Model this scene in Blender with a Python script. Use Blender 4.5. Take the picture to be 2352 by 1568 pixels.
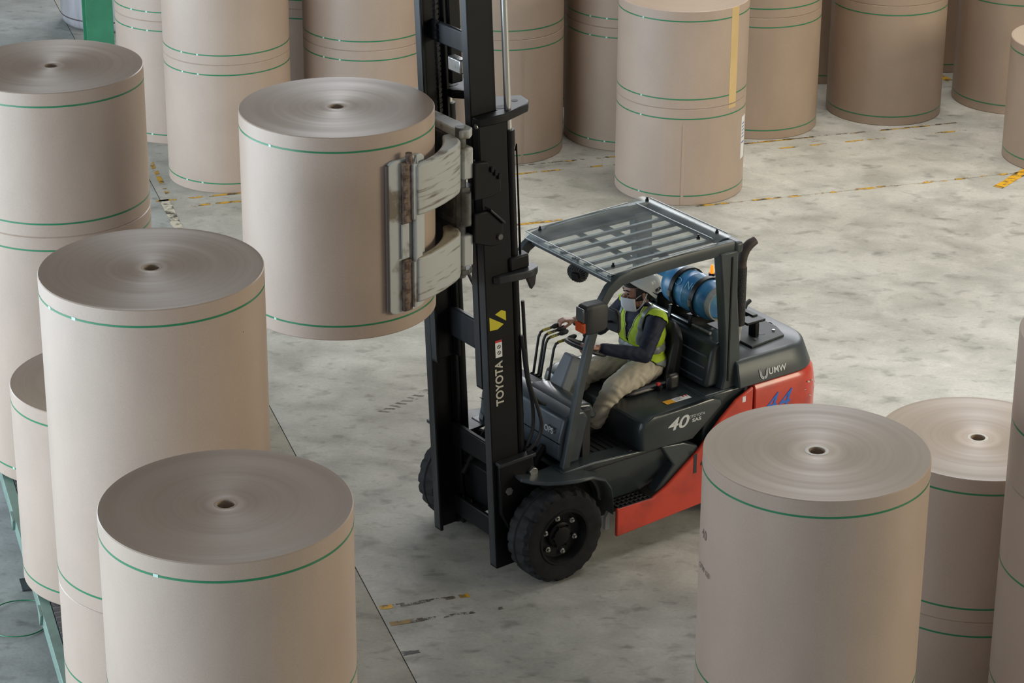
import bpy, bmesh, math, random
import numpy as np
from mathutils import Vector, Matrix, Euler

random.seed(7)
SC = bpy.context.scene
for o in list(bpy.data.objects):
    bpy.data.objects.remove(o, do_unlink=True)
COL = SC.collection
R = math.radians
PI = math.pi

# ------------------------------------------------------------------ camera
cam_d = bpy.data.cameras.new('camera')
cam_d.sensor_fit = 'HORIZONTAL'
cam_d.sensor_width = 36.0
cam_d.lens = 6022.3 / 2352 * 36.0
cam_d.clip_end = 300
cam = bpy.data.objects.new('camera', cam_d)
COL.objects.link(cam)
pit, rol = R(23.2087), R(0.3455)
f_ = Vector((0, math.cos(pit), -math.sin(pit)))
u_ = Vector((0, math.sin(pit), math.cos(pit)))
r_ = Vector((1, 0, 0))
rr = math.cos(rol) * r_ + math.sin(rol) * u_
uu = -math.sin(rol) * r_ + math.cos(rol) * u_
m3 = Matrix((rr, uu, -f_)).transposed()
cam.matrix_world = Matrix.Translation((0, 0, 9.0)) @ m3.to_4x4()
SC.camera = cam

# ------------------------------------------------------------------ world, lights, exposure
w = bpy.data.worlds.new('hall_daylight')
SC.world = w
w.use_nodes = True
w.node_tree.nodes['Background'].inputs[0].default_value = (0.92, 0.97, 1.0, 1)
w.node_tree.nodes['Background'].inputs[1].default_value = 0.17
SC.view_settings.view_transform = 'Standard'
SC.view_settings.look = 'None'
SC.view_settings.exposure = 0.0
SC.view_settings.gamma = 1.0
SC.view_settings.use_curve_mapping = False


def area(name, loc, target, sx, sy, power, col, spread=PI):
    d = bpy.data.lights.new(name, 'AREA')
    d.shape = 'RECTANGLE'
    d.size, d.size_y = sx, sy
    d.energy = power
    d.color = col
    d.spread = spread
    o = bpy.data.objects.new(name, d)
    o.location = loc
    o.rotation_euler = (Vector(target) - Vector(loc)).to_track_quat('-Z', 'Y').to_euler()
    COL.objects.link(o)
    return o


# daylight through the open side of the hall on the left, and the roof-light strip over the aisle
area('side_opening_daylight', (-11.0, 11.5, 2.7), (0.0, 12.5, 2.4), 29, 5.2, 3200, (0.73, 0.875, 1.0))
area('right_warm_fill', (22.0, 13.0, 7.0), (1.0, 15.0, 1.5), 8, 6, 2200, (1.0, 0.90, 0.68))  # unseen warm fill added on the right to brighten the right-hand roll sides
area('roof_light_strip', (4.5, 23.9, 10.5), (3.8, 23.6, 0.0), 12, 5, 395, (1.0, 0.975, 0.93), R(94))

area('clerestory_window', (7.0, 46.0, 11.0), (1.0, 16.0, 3.0), 26, 7, 5400, (0.95, 0.97, 1.0))

# ------------------------------------------------------------------ materials
MATS = {}


def nodes_of(m):
    nt = m.node_tree
    return nt, nt.nodes, nt.links, nt.nodes['Principled BSDF']


def mat(name, col, rough=0.5, metal=0.0, var=0.0, scale=8.0, bump=0.0, bscale=60.0, spec=0.5, col2=None,
        stretch=None, contrast=(0.35, 0.65), coat=0.0, emit=None, estr=0.0):
    """plain or mottled principled material (object-space noise)"""
    if name in MATS:
        return MATS[name]
    m = bpy.data.materials.new(name)
    m.use_nodes = True
    nt, N, L, P = nodes_of(m)
    P.inputs['Base Color'].default_value = (*col, 1)
    P.inputs['Roughness'].default_value = rough
    P.inputs['Metallic'].default_value = metal
    P.inputs['Specular IOR Level'].default_value = spec
    P.inputs['Coat Weight'].default_value = coat
    if emit:
        P.inputs['Emission Color'].default_value = (*emit, 1)
        P.inputs['Emission Strength'].default_value = estr
    if var or col2 or bump:
        tc = N.new('ShaderNodeTexCoord')
        mp = N.new('ShaderNodeMapping')
        if stretch:
            mp.inputs['Scale'].default_value = stretch
        L.new(tc.outputs['Object'], mp.inputs[0])
    if var or col2:
        nz = N.new('ShaderNodeTexNoise')
        nz.inputs['Scale'].default_value = scale
        nz.inputs['Detail'].default_value = 6
        L.new(mp.outputs[0], nz.inputs['Vector'])
        rp = N.new('ShaderNodeValToRGB')
        rp.color_ramp.elements[0].position = contrast[0]
        rp.color_ramp.elements[1].position = contrast[1]
        c2 = col2 if col2 else tuple(min(1, c * (1 - var)) for c in col)
        c1 = col if col2 else tuple(min(1, c * (1 + var)) for c in col)
        rp.color_ramp.elements[0].color = (*c2, 1)
        rp.color_ramp.elements[1].color = (*c1, 1)
        L.new(nz.outputs[0], rp.inputs[0])
        L.new(rp.outputs[0], P.inputs['Base Color'])
    if bump:
        nb = N.new('ShaderNodeTexNoise')
        nb.inputs['Scale'].default_value = bscale
        nb.inputs['Detail'].default_value = 3
        L.new(mp.outputs[0], nb.inputs['Vector'])
        b = N.new('ShaderNodeBump')
        b.inputs['Strength'].default_value = bump
        b.inputs['Distance'].default_value = 0.01
        L.new(nb.outputs[0], b.inputs['Height'])
        L.new(b.outputs[0], P.inputs['Normal'])
    MATS[name] = m
    return m


def mat_paper_side(name, col, rough=0.42):
    m = bpy.data.materials.new(name)
    m.use_nodes = True
    nt, N, L, P = nodes_of(m)
    tc = N.new('ShaderNodeTexCoord')
    oi = N.new('ShaderNodeObjectInfo')
    mp = N.new('ShaderNodeMapping')
    mp.inputs['Scale'].default_value = (1.3, 1.3, 0.7)
    L.new(tc.outputs['Object'], mp.inputs[0])
    ad = N.new('ShaderNodeVectorMath')
    ad.operation = 'ADD'
    L.new(mp.outputs[0], ad.inputs[0])
    ml = N.new('ShaderNodeMath')
    ml.operation = 'MULTIPLY'
    ml.inputs[1].default_value = 40
    L.new(oi.outputs['Random'], ml.inputs[0])
    L.new(ml.outputs[0], ad.inputs[1])
    nz = N.new('ShaderNodeTexNoise')
    nz.inputs['Scale'].default_value = 2.2
    nz.inputs['Detail'].default_value = 5
    L.new(ad.outputs[0], nz.inputs['Vector'])
    rp = N.new('ShaderNodeValToRGB')
    rp.color_ramp.elements[0].position = 0.3
    rp.color_ramp.elements[1].position = 0.7
    rp.color_ramp.elements[0].color = (*[c * 0.94 for c in col], 1)
    rp.color_ramp.elements[1].color = (*[min(1, c * 1.05) for c in col], 1)
    L.new(nz.outputs[0], rp.inputs[0])
    # fine fibre speckle
    nf = N.new('ShaderNodeTexNoise')
    nf.inputs['Scale'].default_value = 160
    nf.inputs['Detail'].default_value = 2
    L.new(tc.outputs['Object'], nf.inputs['Vector'])
    mx = N.new('ShaderNodeMix')
    mx.data_type = 'RGBA'
    mx.blend_type = 'OVERLAY'
    mx.inputs[0].default_value = 0.12
    L.new(rp.outputs[0], mx.inputs[6])
    L.new(nf.outputs[0], mx.inputs[7])
    L.new(mx.outputs[2], P.inputs['Base Color'])
    P.inputs['Roughness'].default_value = rough
    P.inputs['Specular IOR Level'].default_value = 0.55
    # slight waviness of the wound sheet
    nb = N.new('ShaderNodeTexNoise')
    nb.inputs['Scale'].default_value = 5
    nb.inputs['Detail'].default_value = 2
    L.new(ad.outputs[0], nb.inputs['Vector'])
    b = N.new('ShaderNodeBump')
    b.inputs['Strength'].default_value = 0.10
    b.inputs['Distance'].default_value = 0.02
    L.new(nb.outputs[0], b.inputs['Height'])
    L.new(b.outputs[0], P.inputs['Normal'])
    return m


def mat_paper_end(name, col, pale=0.06, amt=0.06):
    """wound end of a roll: concentric sheets, brushed along the circumference"""
    m = bpy.data.materials.new(name)
    m.use_nodes = True
    nt, N, L, P = nodes_of(m)
    tc = N.new('ShaderNodeTexCoord')
    oi = N.new('ShaderNodeObjectInfo')
    sp = N.new('ShaderNodeSeparateXYZ')
    L.new(tc.outputs['Object'], sp.inputs[0])
    cb = N.new('ShaderNodeCombineXYZ')
    L.new(sp.outputs[0], cb.inputs[0])
    L.new(sp.outputs[1], cb.inputs[1])
    ln = N.new('ShaderNodeVectorMath')
    ln.operation = 'LENGTH'
    L.new(cb.outputs[0], ln.inputs[0])
    ml = N.new('ShaderNodeMath')
    ml.operation = 'MULTIPLY_ADD'
    ml.inputs[1].default_value = 30
    L.new(oi.outputs['Random'], ml.inputs[0])
    L.new(ln.outputs['Value'], ml.inputs[2])
    cols = []
    for sc, det in ((7, 3), (34, 2), (210, 1)):
        nz = N.new('ShaderNodeTexNoise')
        nz.noise_dimensions = '1D'
        nz.inputs['Scale'].default_value = sc
        nz.inputs['Detail'].default_value = det
        L.new(ml.outputs[0], nz.inputs['W'])
        cols.append(nz)
    a1 = N.new('ShaderNodeMath'); a1.operation = 'ADD'
    L.new(cols[0].outputs[0], a1.inputs[0]); L.new(cols[1].outputs[0], a1.inputs[1])
    a2 = N.new('ShaderNodeMath'); a2.operation = 'MULTIPLY_ADD'; a2.inputs[1].default_value = 0.5
    L.new(cols[2].outputs[0], a2.inputs[0]); L.new(a1.outputs[0], a2.inputs[2])
    mr = N.new('ShaderNodeMapRange')
    mr.inputs[1].default_value = 0.85
    mr.inputs[2].default_value = 1.65
    mr.inputs[3].default_value = 1 - amt
    mr.inputs[4].default_value = 1 + amt
    L.new(a2.outputs[0], mr.inputs[0])
    # pale innermost windings
    pr = N.new('ShaderNodeMapRange')
    pr.inputs[1].default_value = pale
    pr.inputs[2].default_value = pale + 0.05
    pr.inputs[3].default_value = 1
    pr.inputs[4].default_value = 0
    L.new(ln.outputs['Value'], pr.inputs[0])
    mx = N.new('ShaderNodeMix'); mx.data_type = 'RGBA'
    mx.inputs[6].default_value = (*col, 1)
    mx.inputs[7].default_value = (min(1, col[0] * 1.35), min(1, col[1] * 1.4), min(1, col[2] * 1.5), 1)
    L.new(pr.outputs[0], mx.inputs[0])
    vm = N.new('ShaderNodeVectorMath'); vm.operation = 'SCALE'
    L.new(mx.outputs[2], vm.inputs[0]); L.new(mr.outputs[0], vm.inputs['Scale'])
    L.new(vm.outputs[0], P.inputs['Base Color'])
    P.inputs['Roughness'].default_value = 0.52
    P.inputs['Specular IOR Level'].default_value = 0.28
    P.inputs['Anisotropic'].default_value = 0.7
    tg = N.new('ShaderNodeTangent')
    tg.direction_type = 'RADIAL'
    tg.axis = 'Z'
    L.new(tg.outputs[0], P.inputs['Tangent'])
    b = N.new('ShaderNodeBump')
    b.inputs['Strength'].default_value = 0.10
    b.inputs['Distance'].default_value = 0.003
    L.new(cols[1].outputs[0], b.inputs['Height'])
    L.new(b.outputs[0], P.inputs['Normal'])
    return m


def mat_floor():
    m = bpy.data.materials.new('worn_concrete')
    m.use_nodes = True
    nt, N, L, P = nodes_of(m)
    geo = N.new('ShaderNodeNewGeometry')

    def noise(scale, det, rotz=0, st=(1, 1, 1), dist=0.0):
        mp = N.new('ShaderNodeMapping')
        mp.inputs['Rotation'].default_value = (0, 0, rotz)
        mp.inputs['Scale'].default_value = st
        L.new(geo.outputs['Position'], mp.inputs[0])
        nz = N.new('ShaderNodeTexNoise')
        nz.inputs['Scale'].default_value = scale
        nz.inputs['Detail'].default_value = det
        nz.inputs['Distortion'].default_value = dist
        L.new(mp.outputs[0], nz.inputs['Vector'])
        return nz.outputs[0]

    def ramp(src, p0, p1, c0, c1):
        rp = N.new('ShaderNodeValToRGB')
        rp.color_ramp.elements[0].position = p0
        rp.color_ramp.elements[1].position = p1
        rp.color_ramp.elements[0].color = (*c0, 1)
        rp.color_ramp.elements[1].color = (*c1, 1)
        L.new(src, rp.inputs[0])
        return rp.outputs[0]

    def mul(a, b_, fac=1.0):
        mx = N.new('ShaderNodeMix'); mx.data_type = 'RGBA'; mx.blend_type = 'MULTIPLY'
        mx.inputs[0].default_value = fac
        L.new(a, mx.inputs[6]); L.new(b_, mx.inputs[7])
        return mx.outputs[2]
    base = ramp(noise(0.45, 7, 0, (1, 1, 1), 0.3), 0.32, 0.68, (0.40, 0.385, 0.335), (0.57, 0.56, 0.51))
    c = mul(base, ramp(noise(2.1, 7, 0.6, (1, 1.2, 1), 0.5), 0.34, 0.60, (0.74, 0.74, 0.73), (1.02, 1.02, 1.02)), 1.0)
    # tyre scuffs and dark blotches
    c = mul(c, ramp(noise(4.2, 3, R(-35), (1, 1.5, 1), 0.3), 0.58, 0.72, (1, 1, 1), (0.58, 0.58, 0.57)), 0.85)
    c = mul(c, ramp(noise(9.0, 4, R(20), (1.0, 1.7, 1), 0.3), 0.60, 0.74, (1, 1, 1), (0.66, 0.65, 0.64)), 0.7)
    # pale worn trowel patches and fine grain
    c = mul(c, ramp(noise(6.5, 8, R(30), (1, 1.3, 1), 0.2), 0.56, 0.72, (1, 1, 1), (1.16, 1.16, 1.15)), 0.7)
    c = mul(c, ramp(noise(38.0, 4), 0.35, 0.68, (0.88, 0.88, 0.88), (1.06, 1.06, 1.06)), 0.6)
    # slab tints: a brown pour, and daylight blue put into the left slabs
    oi = N.new('ShaderNodeObjectInfo')
    c = mul(c, oi.outputs['Color'], 1.0)
    L.new(c, P.inputs['Base Color'])
    rr_ = N.new('ShaderNodeMapRange')
    rr_.inputs[3].default_value = 0.42
    rr_.inputs[4].default_value = 0.72
    L.new(noise(1.4, 5), rr_.inputs[0])
    L.new(rr_.outputs[0], P.inputs['Roughness'])
    b = N.new('ShaderNodeBump')
    b.inputs['Strength'].default_value = 0.12
    b.inputs['Distance'].default_value = 0.01
    L.new(noise(25, 5), b.inputs['Height'])
    L.new(b.outputs[0], P.inputs['Normal'])
    return m


def mat_worn_paint(name, col, thr=0.5, scale=6.0):
    """road paint rubbed away in patches"""
    m = bpy.data.materials.new(name)
    m.use_nodes = True
    nt, N, L, P = nodes_of(m)
    geo = N.new('ShaderNodeNewGeometry')
    nz = N.new('ShaderNodeTexNoise')
    nz.inputs['Scale'].default_value = scale
    nz.inputs['Detail'].default_value = 6
    nz.inputs['Roughness'].default_value = 0.65
    L.new(geo.outputs['Position'], nz.inputs['Vector'])
    rp = N.new('ShaderNodeValToRGB')
    rp.color_ramp.elements[0].position = thr - 0.03
    rp.color_ramp.elements[1].position = thr + 0.03
    L.new(nz.outputs[0], rp.inputs[0])
    n2 = N.new('ShaderNodeTexNoise')
    n2.inputs['Scale'].default_value = 11
    n2.inputs['Detail'].default_value = 5
    L.new(geo.outputs['Position'], n2.inputs['Vector'])
    r2 = N.new('ShaderNodeValToRGB')
    r2.color_ramp.elements[0].position = 0.38
    r2.color_ramp.elements[1].position = 0.52
    r2.color_ramp.elements[0].color = (0.07, 0.06, 0.045, 1)
    r2.color_ramp.elements[1].color = (*col, 1)
    L.new(n2.outputs[0], r2.inputs[0])
    L.new(r2.outputs[0], P.inputs['Base Color'])
    P.inputs['Roughness'].default_value = 0.6
    tr = N.new('ShaderNodeBsdfTransparent')
    mx = N.new('ShaderNodeMixShader')
    L.new(rp.outputs[0], mx.inputs[0])
    L.new(tr.outputs[0], mx.inputs[1])
    L.new(P.outputs[0], mx.inputs[2])
    L.new(mx.outputs[0], N['Material Output'].inputs[0])
    return m


def mat_clear(name, tint=(0.9, 0.93, 0.93), haze=0.22, hcol=(0.55, 0.58, 0.58)):
    """scuffed clear polycarbonate sheet"""
    m = bpy.data.materials.new(name)
    m.use_nodes = True
    nt, N, L, P = nodes_of(m)
    P.inputs['Base Color'].default_value = (*hcol, 1)
    P.inputs['Roughness'].default_value = 0.18
    P.inputs['Specular IOR Level'].default_value = 0.8
    tr = N.new('ShaderNodeBsdfTransparent')
    tr.inputs[0].default_value = (*tint, 1)
    tc = N.new('ShaderNodeTexCoord')
    nz = N.new('ShaderNodeTexNoise')
    nz.inputs['Scale'].default_value = 4
    nz.inputs['Detail'].default_value = 5
    L.new(tc.outputs['Object'], nz.inputs['Vector'])
    mr = N.new('ShaderNodeMapRange')
    mr.inputs[1].default_value = 0.3
    mr.inputs[2].default_value = 0.7
    mr.inputs[3].default_value = haze * 0.6
    mr.inputs[4].default_value = haze * 1.5
    L.new(nz.outputs[0], mr.inputs[0])
    mx = N.new('ShaderNodeMixShader')
    L.new(mr.outputs[0], mx.inputs[0])
    L.new(tr.outputs[0], mx.inputs[1])
    L.new(P.outputs[0], mx.inputs[2])
    L.new(mx.outputs[0], N['Material Output'].inputs[0])
    return m


# ------------------------------------------------------------------ mesh helpers
class MB:
    """collects shapes into one mesh"""

    def __init__(s):
        s.v, s.f, s.mi = [], [], []
        s.cur = 0

    def add(s, vs, fs):
        b = len(s.v)
        s.v += [tuple(p) for p in vs]
        for f in fs:
            s.f.append([b + i for i in f])
            s.mi.append(s.cur)
        return s

    def box(s, x0, x1, y0, y1, z0, z1, M=None):
        vs = [Vector((x, y, z)) for x in (x0, x1) for y in (y0, y1) for z in (z0, z1)]
        if M is not None:
            vs = [M @ p for p in vs]
        return s.add(vs, [(0, 1, 3, 2), (4, 6, 7, 5), (0, 4, 5, 1), (2, 3, 7, 6), (0, 2, 6, 4), (1, 5, 7, 3)])

    def prism(s, poly, axis, a0, a1, M=None):
        """poly in the plane normal to axis: 'y' -> (x,z), 'z' -> (x,y), 'x' -> (y,z)"""
        def pt(p, a):
            if axis == 'y':
                q = Vector((p[0], a, p[1]))
            elif axis == 'z':
                q = Vector((p[0], p[1], a))
            else:
                q = Vector((a, p[0], p[1]))
            return M @ q if M is not None else q
        n = len(poly)
        vs = [pt(p, a0) for p in poly] + [pt(p, a1) for p in poly]
        fs = [tuple(range(n)), tuple(range(2 * n - 1, n - 1, -1))]
        fs += [(i, i + n, (i + 1) % n + n, (i + 1) % n) for i in range(n)]
        return s.add(vs, fs)

    def loft(s, rings, closed=True, cap=True):
        """list of equal-length rings of points"""
        n = len(rings[0])
        vs = [p for r in rings for p in r]
        fs = []
        for k in range(len(rings) - 1):
            for i in range(n if closed else n - 1):
                j = (i + 1) % n
                fs.append((k * n + i, k * n + j, (k + 1) * n + j, (k + 1) * n + i))
        if cap and closed:
            fs.append(tuple(range(n))[::-1])
            fs.append(tuple(range((len(rings) - 1) * n, len(rings) * n)))
        return s.add(vs, fs)

    def tube(s, pts, r, n=10, cap=True):
        pts = [Vector(p) for p in pts]
        rs = r if isinstance(r, (list, tuple)) else [r] * len(pts)
        rings = []
        t0 = (pts[1] - pts[0]).normalized()
        ref = Vector((0, 0, 1)) if abs(t0.z) < 0.9 else Vector((1, 0, 0))
        nrm = t0.cross(ref).normalized()
        for i, p in enumerate(pts):
            if i == 0:
                t = pts[1] - pts[0]
            elif i == len(pts) - 1:
                t = pts[-1] - pts[-2]
            else:
                t = (pts[i + 1] - pts[i]).normalized() + (pts[i] - pts[i - 1]).normalized()
            t.normalize()
            nrm = (nrm - nrm.dot(t) * t).normalized()
            bn = t.cross(nrm)
            rings.append([p + rs[i] * (math.cos(a) * nrm + math.sin(a) * bn) for a in (2 * PI * k / n for k in range(n))])
        return s.loft(rings, True, cap)

    def sweep(s, pts, prof, side=(0, 1, 0), sb=None):
        """profile (a along side, b in-plane normal) swept along a path in the plane normal to side"""
        side = Vector(side)
        pts = [Vector(p) for p in pts]
        rings = []
        for i, p in enumerate(pts):
            t = (pts[min(i + 1, len(pts) - 1)] - pts[max(i - 1, 0)]).normalized()
            nn = t.cross(side).normalized()
            k = sb[i] if sb else 1.0
            rings.append([p + a * side + b * k * nn for a, b in prof])
        return s.loft(rings, True, True)

    def lathe(s, prof, n=32, axis='z', o=(0, 0, 0), a0=0.0, a1=2 * PI, closed_prof=False):
        """profile [(r,h)] revolved about an axis through o"""
        full = abs(a1 - a0 - 2 * PI) < 1e-6
        cnt = n if full else n + 1
        o = Vector(o)
        vs = []
        for k in range(cnt):
            a = a0 + (a1 - a0) * k / n
            c, d = math.cos(a), math.sin(a)
            for r, h in prof:
                if axis == 'z':
                    vs.append(o + Vector((r * c, r * d, h)))
                elif axis == 'y':
                    vs.append(o + Vector((r * c, h, r * d)))
                else:
                    vs.append(o + Vector((h, r * c, r * d)))
        m = len(prof)
        fs = []
        for k in range(n):
            k2 = (k + 1) % cnt
            for i in range(m if closed_prof else m - 1):
                j = (i + 1) % m
                fs.append((k * m + i, k2 * m + i, k2 * m + j, k * m + j))
        if closed_prof and not full:
            fs.append(tuple(range(m)))
            fs.append(tuple(range((cnt - 1) * m, cnt * m))[::-1])
        return s.add(vs, fs)

    def ball(s, c, rx, ry=None, rz=None, n=14, M=None):
        ry = rx if ry is None else ry
        rz = rx if rz is None else rz
        c = Vector(c)
        rings = []
        for k in range(n + 1):
            ph = PI * (0.02 + 0.96 * k / n)
            ring = []
            for i in range(2 * n):
                a = 2 * PI * i / (2 * n)
                q = Vector((rx * math.sin(ph) * math.cos(a), ry * math.sin(ph) * math.sin(a), rz * math.cos(ph)))
                ring.append(c + (M @ q if M is not None else q))
            rings.append(ring)
        return s.loft(rings)

    def build(s, name, mats, parent=None, bevel=0.0, smooth=True, seg=2, loc=None, rot=None, angle=35):
        me = bpy.data.meshes.new(name)
        me.from_pydata(s.v, [], s.f)
        for m in (mats if isinstance(mats, (list, tuple)) else [mats]):
            me.materials.append(m)
        for p, k in zip(me.polygons, s.mi):
            p.material_index = k
        bm = bmesh.new()
        bm.from_mesh(me)
        bmesh.ops.recalc_face_normals(bm, faces=bm.faces)
        bm.to_mesh(me)
        bm.free()
        if smooth:
            for p in me.polygons:
                p.use_smooth = True
            me.set_sharp_from_angle(angle=R(angle))
        o = bpy.data.objects.new(name, me)
        COL.objects.link(o)
        if parent is not None:
            o.parent = parent
        if loc is not None:
            o.location = loc
        if rot is not None:
            o.rotation_euler = rot
        if bevel:
            b = o.modifiers.new('bevel', 'BEVEL')
            b.width = bevel
            b.segments = seg
            b.limit_method = 'ANGLE'
            b.angle_limit = R(40)
            b.harden_normals = False
        return o


def tag(o, label=None, cat=None, group=None, kind=None):
    if label:
        o['label'] = label
    if cat:
        o['category'] = cat
    if group:
        o['group'] = group
    if kind:
        o['kind'] = kind
    return o


def empty(name, loc=(0, 0, 0), rz=0.0, label=None, cat=None, group=None, kind=None):
    o = bpy.data.objects.new(name, None)
    o.empty_display_size = 0.2
    COL.objects.link(o)
    o.location = loc
    o.rotation_euler = (0, 0, rz)
    return tag(o, label, cat, group, kind)


def copy_obj(o, parent=None, loc=None, rot=None):
    c = o.copy()
    COL.objects.link(c)
    if parent is not None:
        c.parent = parent
    if loc is not None:
        c.location = loc
    if rot is not None:
        c.rotation_euler = rot
    return c


def text_part(name, txt, size, material, parent, loc, xdir, ydir, extrude=0.001, shear=0.0, align='CENTER', bold=0.0, spacing=1.0, xs=1.0):
    """lettering as a thin mesh; xdir = reading direction, ydir = up of the letters"""
    cu = bpy.data.curves.new('lettering', 'FONT')
    cu.body = txt
    cu.size = size
    cu.extrude = extrude
    cu.shear = shear
    cu.offset = bold
    cu.space_character = spacing
    cu.align_x = align
    cu.align_y = 'CENTER'
    t = bpy.data.objects.new('lettering', cu)
    COL.objects.link(t)
    dg = bpy.context.evaluated_depsgraph_get()
    me = bpy.data.meshes.new_from_object(t.evaluated_get(dg))
    bpy.data.objects.remove(t, do_unlink=True)
    me.materials.clear()
    me.materials.append(material)
    o = bpy.data.objects.new(name, me)
    COL.objects.link(o)
    o.parent = parent
    X = Vector(xdir).normalized()
    Y = Vector(ydir)
    Y = (Y - Y.dot(X) * X).normalized()
    Zv = X.cross(Y)
    o.matrix_local = Matrix.Translation(loc) @ Matrix((X, Y, Zv)).transposed().to_4x4() @ Matrix.Diagonal((xs, 1, 1, 1))
    return o
# ------------------------------------------------------------------ the hall: floor slabs, painted lines, column, back wall
GA = R(17.2)                       # the building grid runs at this angle to the view
GU = Vector((math.cos(GA), math.sin(GA), 0))
GV = Vector((-math.sin(GA), math.cos(GA), 0))


def G(u, v, z=0.0):
    return GU * u + GV * v + Vector((0, 0, z))


M_FLOOR = mat_floor()
M_JOINT = mat('joint_filler', (0.06, 0.055, 0.05), 0.9)
fb = MB()
fb.add([G(-20, 2, -0.02), G(34, 2, -0.02), G(34, 52, -0.02), G(-20, 52, -0.02)], [(0, 1, 2, 3)])
floor = tag(fb.build('floor', M_JOINT, smooth=False), 'worn grey concrete warehouse floor in large slabs', 'floor', kind='structure')
us = [-20, -11.702, -3.902, 2.15, 3.898, 19.5, 34]
vs_ = [2, 8.49, 22.79, 37.1, 52]
g = 0.004
for i in range(len(us) - 1):
    for j in range(len(vs_) - 1):
        b = MB()
        a0, a1, b0, b1 = us[i] + g, us[i + 1] - g, vs_[j] + g, vs_[j + 1] - g
        q = [G(a0, b0), G(a1, b0), G(a1, b1), G(a0, b1)]
        lo = [p + Vector((0, 0, -0.02)) for p in q]
        b.add(q + lo, [(0, 1, 2, 3), (0, 4, 5, 1), (1, 5, 6, 2), (2, 6, 7, 3), (3, 7, 4, 0)])
        sl = b.build('concrete_slab', M_FLOOR, floor, smooth=False)
        sl.color = ((0.76, 0.71, 0.63, 1) if (2 < us[i] < 3.8 and vs_[j] < 22) else (0.86, 0.91, 0.96, 1) if us[i] < 3.8 else (1.0, 0.995, 0.98, 1))  # left slabs carry the blue of the side daylight in their colour

M_YEL = mat_worn_paint('worn_yellow_paint', (0.62, 0.34, 0.02), 0.50, 5.0)
M_YELF = mat_worn_paint('rubbed_yellow_paint', (0.58, 0.33, 0.03), 0.53, 4.0)
M_YELB = mat_worn_paint('fresh_yellow_paint', (0.75, 0.40, 0.01), 0.25, 5.0)
M_DIRT = mat_worn_paint('rubbed_dark_paint', (0.16, 0.14, 0.10), 0.53, 9.0)
M_YELD = mat_worn_paint('dull_orange_paint', (0.36, 0.22, 0.05), 0.40, 7.0)
M_PRINT = mat_worn_paint('tyre_print_grey', (0.20, 0.19, 0.17), 0.45, 12.0)
M_STAIN = mat('dark_oil_stain', (0.035, 0.033, 0.03), 0.5)
M_WHT = mat_worn_paint('worn_white_tape', (0.62, 0.57, 0.45), 0.38, 7.0)


def line(p, q, width, m, z=0.0015):
    p, q = Vector((*p, 0)), Vector((*q, 0))
    d = (q - p).normalized()
    s = Vector((-d.y, d.x, 0)) * width / 2
    n = max(2, int((q - p).length / 0.12))
    b = MB()
    L_, R_ = [], []
    for k in range(n + 1):
        c = p + (q - p) * (k / n)
        L_.append(c + s * random.uniform(0.8, 1.15) + Vector((0, 0, z)))
        R_.append(c - s * random.uniform(0.8, 1.15) + Vector((0, 0, z)))
    for k in range(n):
        b.add([L_[k], R_[k], R_[k + 1], L_[k + 1]], [(0, 1, 2, 3)])
    o = b.build('painted_line', m, floor, smooth=False)
    return o


def gline(u0, v0, u1, v1, width, m):
    a, b = G(u0, v0), G(u1, v1)
    return line((a.x, a.y), (b.x, b.y), width, m)


gline(3.85, 24.42, 7.0, 24.42, 0.05, M_YEL)
gline(4.0, 24.19, 7.0, 24.19, 0.05, M_YEL)
gline(7.0, 24.42, 12.6, 24.44, 0.038, M_YELF)
gline(7.0, 24.19, 12.6, 24.19, 0.038, M_YELF)
gline(7.0, 24.43, 12.6, 24.45, 0.03, M_DIRT)
gline(7.0, 22.79, 13.0, 22.79, 0.05, M_YELF)
gline(3.92, 15.765, 4.01, 15.765, 0.055, M_YELB)
gline(4.01, 15.765, 4.55, 15.765, 0.05, M_DIRT)
gline(4.50, 15.765, 4.57, 15.765, 0.055, M_YELB)
gline(3.93, 15.52, 4.17, 15.52, 0.055, M_YELD)
gline(4.17, 15.52, 4.75, 15.52, 0.035, M_DIRT)
st_ = MB()
sp0 = G(3.95, 15.10)
st_.add([sp0 + GU * (0.0 if k % 2 else 0.02) + GU * rr0 * math.cos(t0) + GV * rr0 * 0.45 * math.sin(t0) + Vector((0, 0, 0.002)) for k, (t0, rr0) in enumerate((2 * PI * i / 14, (0.05, 0.09, 0.045, 0.06)[i % 4]) for i in range(14))], [tuple(range(14))])
st_.build('floor_stain', M_STAIN, floor, smooth=False)
# a short trail of tyre-lug prints
for k in range(11):
    c0_ = Vector((-1.05, 19.52, 0.0018)).lerp(Vector((-0.60, 20.05, 0.0018)), k / 10)
    t_ = MB()
    a_ = R(-10 + 14 * math.sin(k * 2.1))
    t_.add([c0_ + Vector((math.cos(a_) * px - math.sin(a_) * py, math.sin(a_) * px + math.cos(a_) * py, 0)) for px, py in ((-0.05, -0.012), (0.045, -0.016), (0.055, 0.006), (-0.03, 0.014))], [(0, 1, 2, 3)])
    t_.build('tyre_print', M_PRINT, floor, smooth=False)
line((4.90, 25.02), (5.6, 25.92), 0.11, M_YELB)
line((4.86, 28.85), (5.9, 26.2), 0.10, M_YEL)
gline(3.93, 24.44, 3.93, 23.62, 0.10, M_WHT)
gline(4.0, 25.6, 4.0, 24.6, 0.05, M_YEL)

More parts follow.
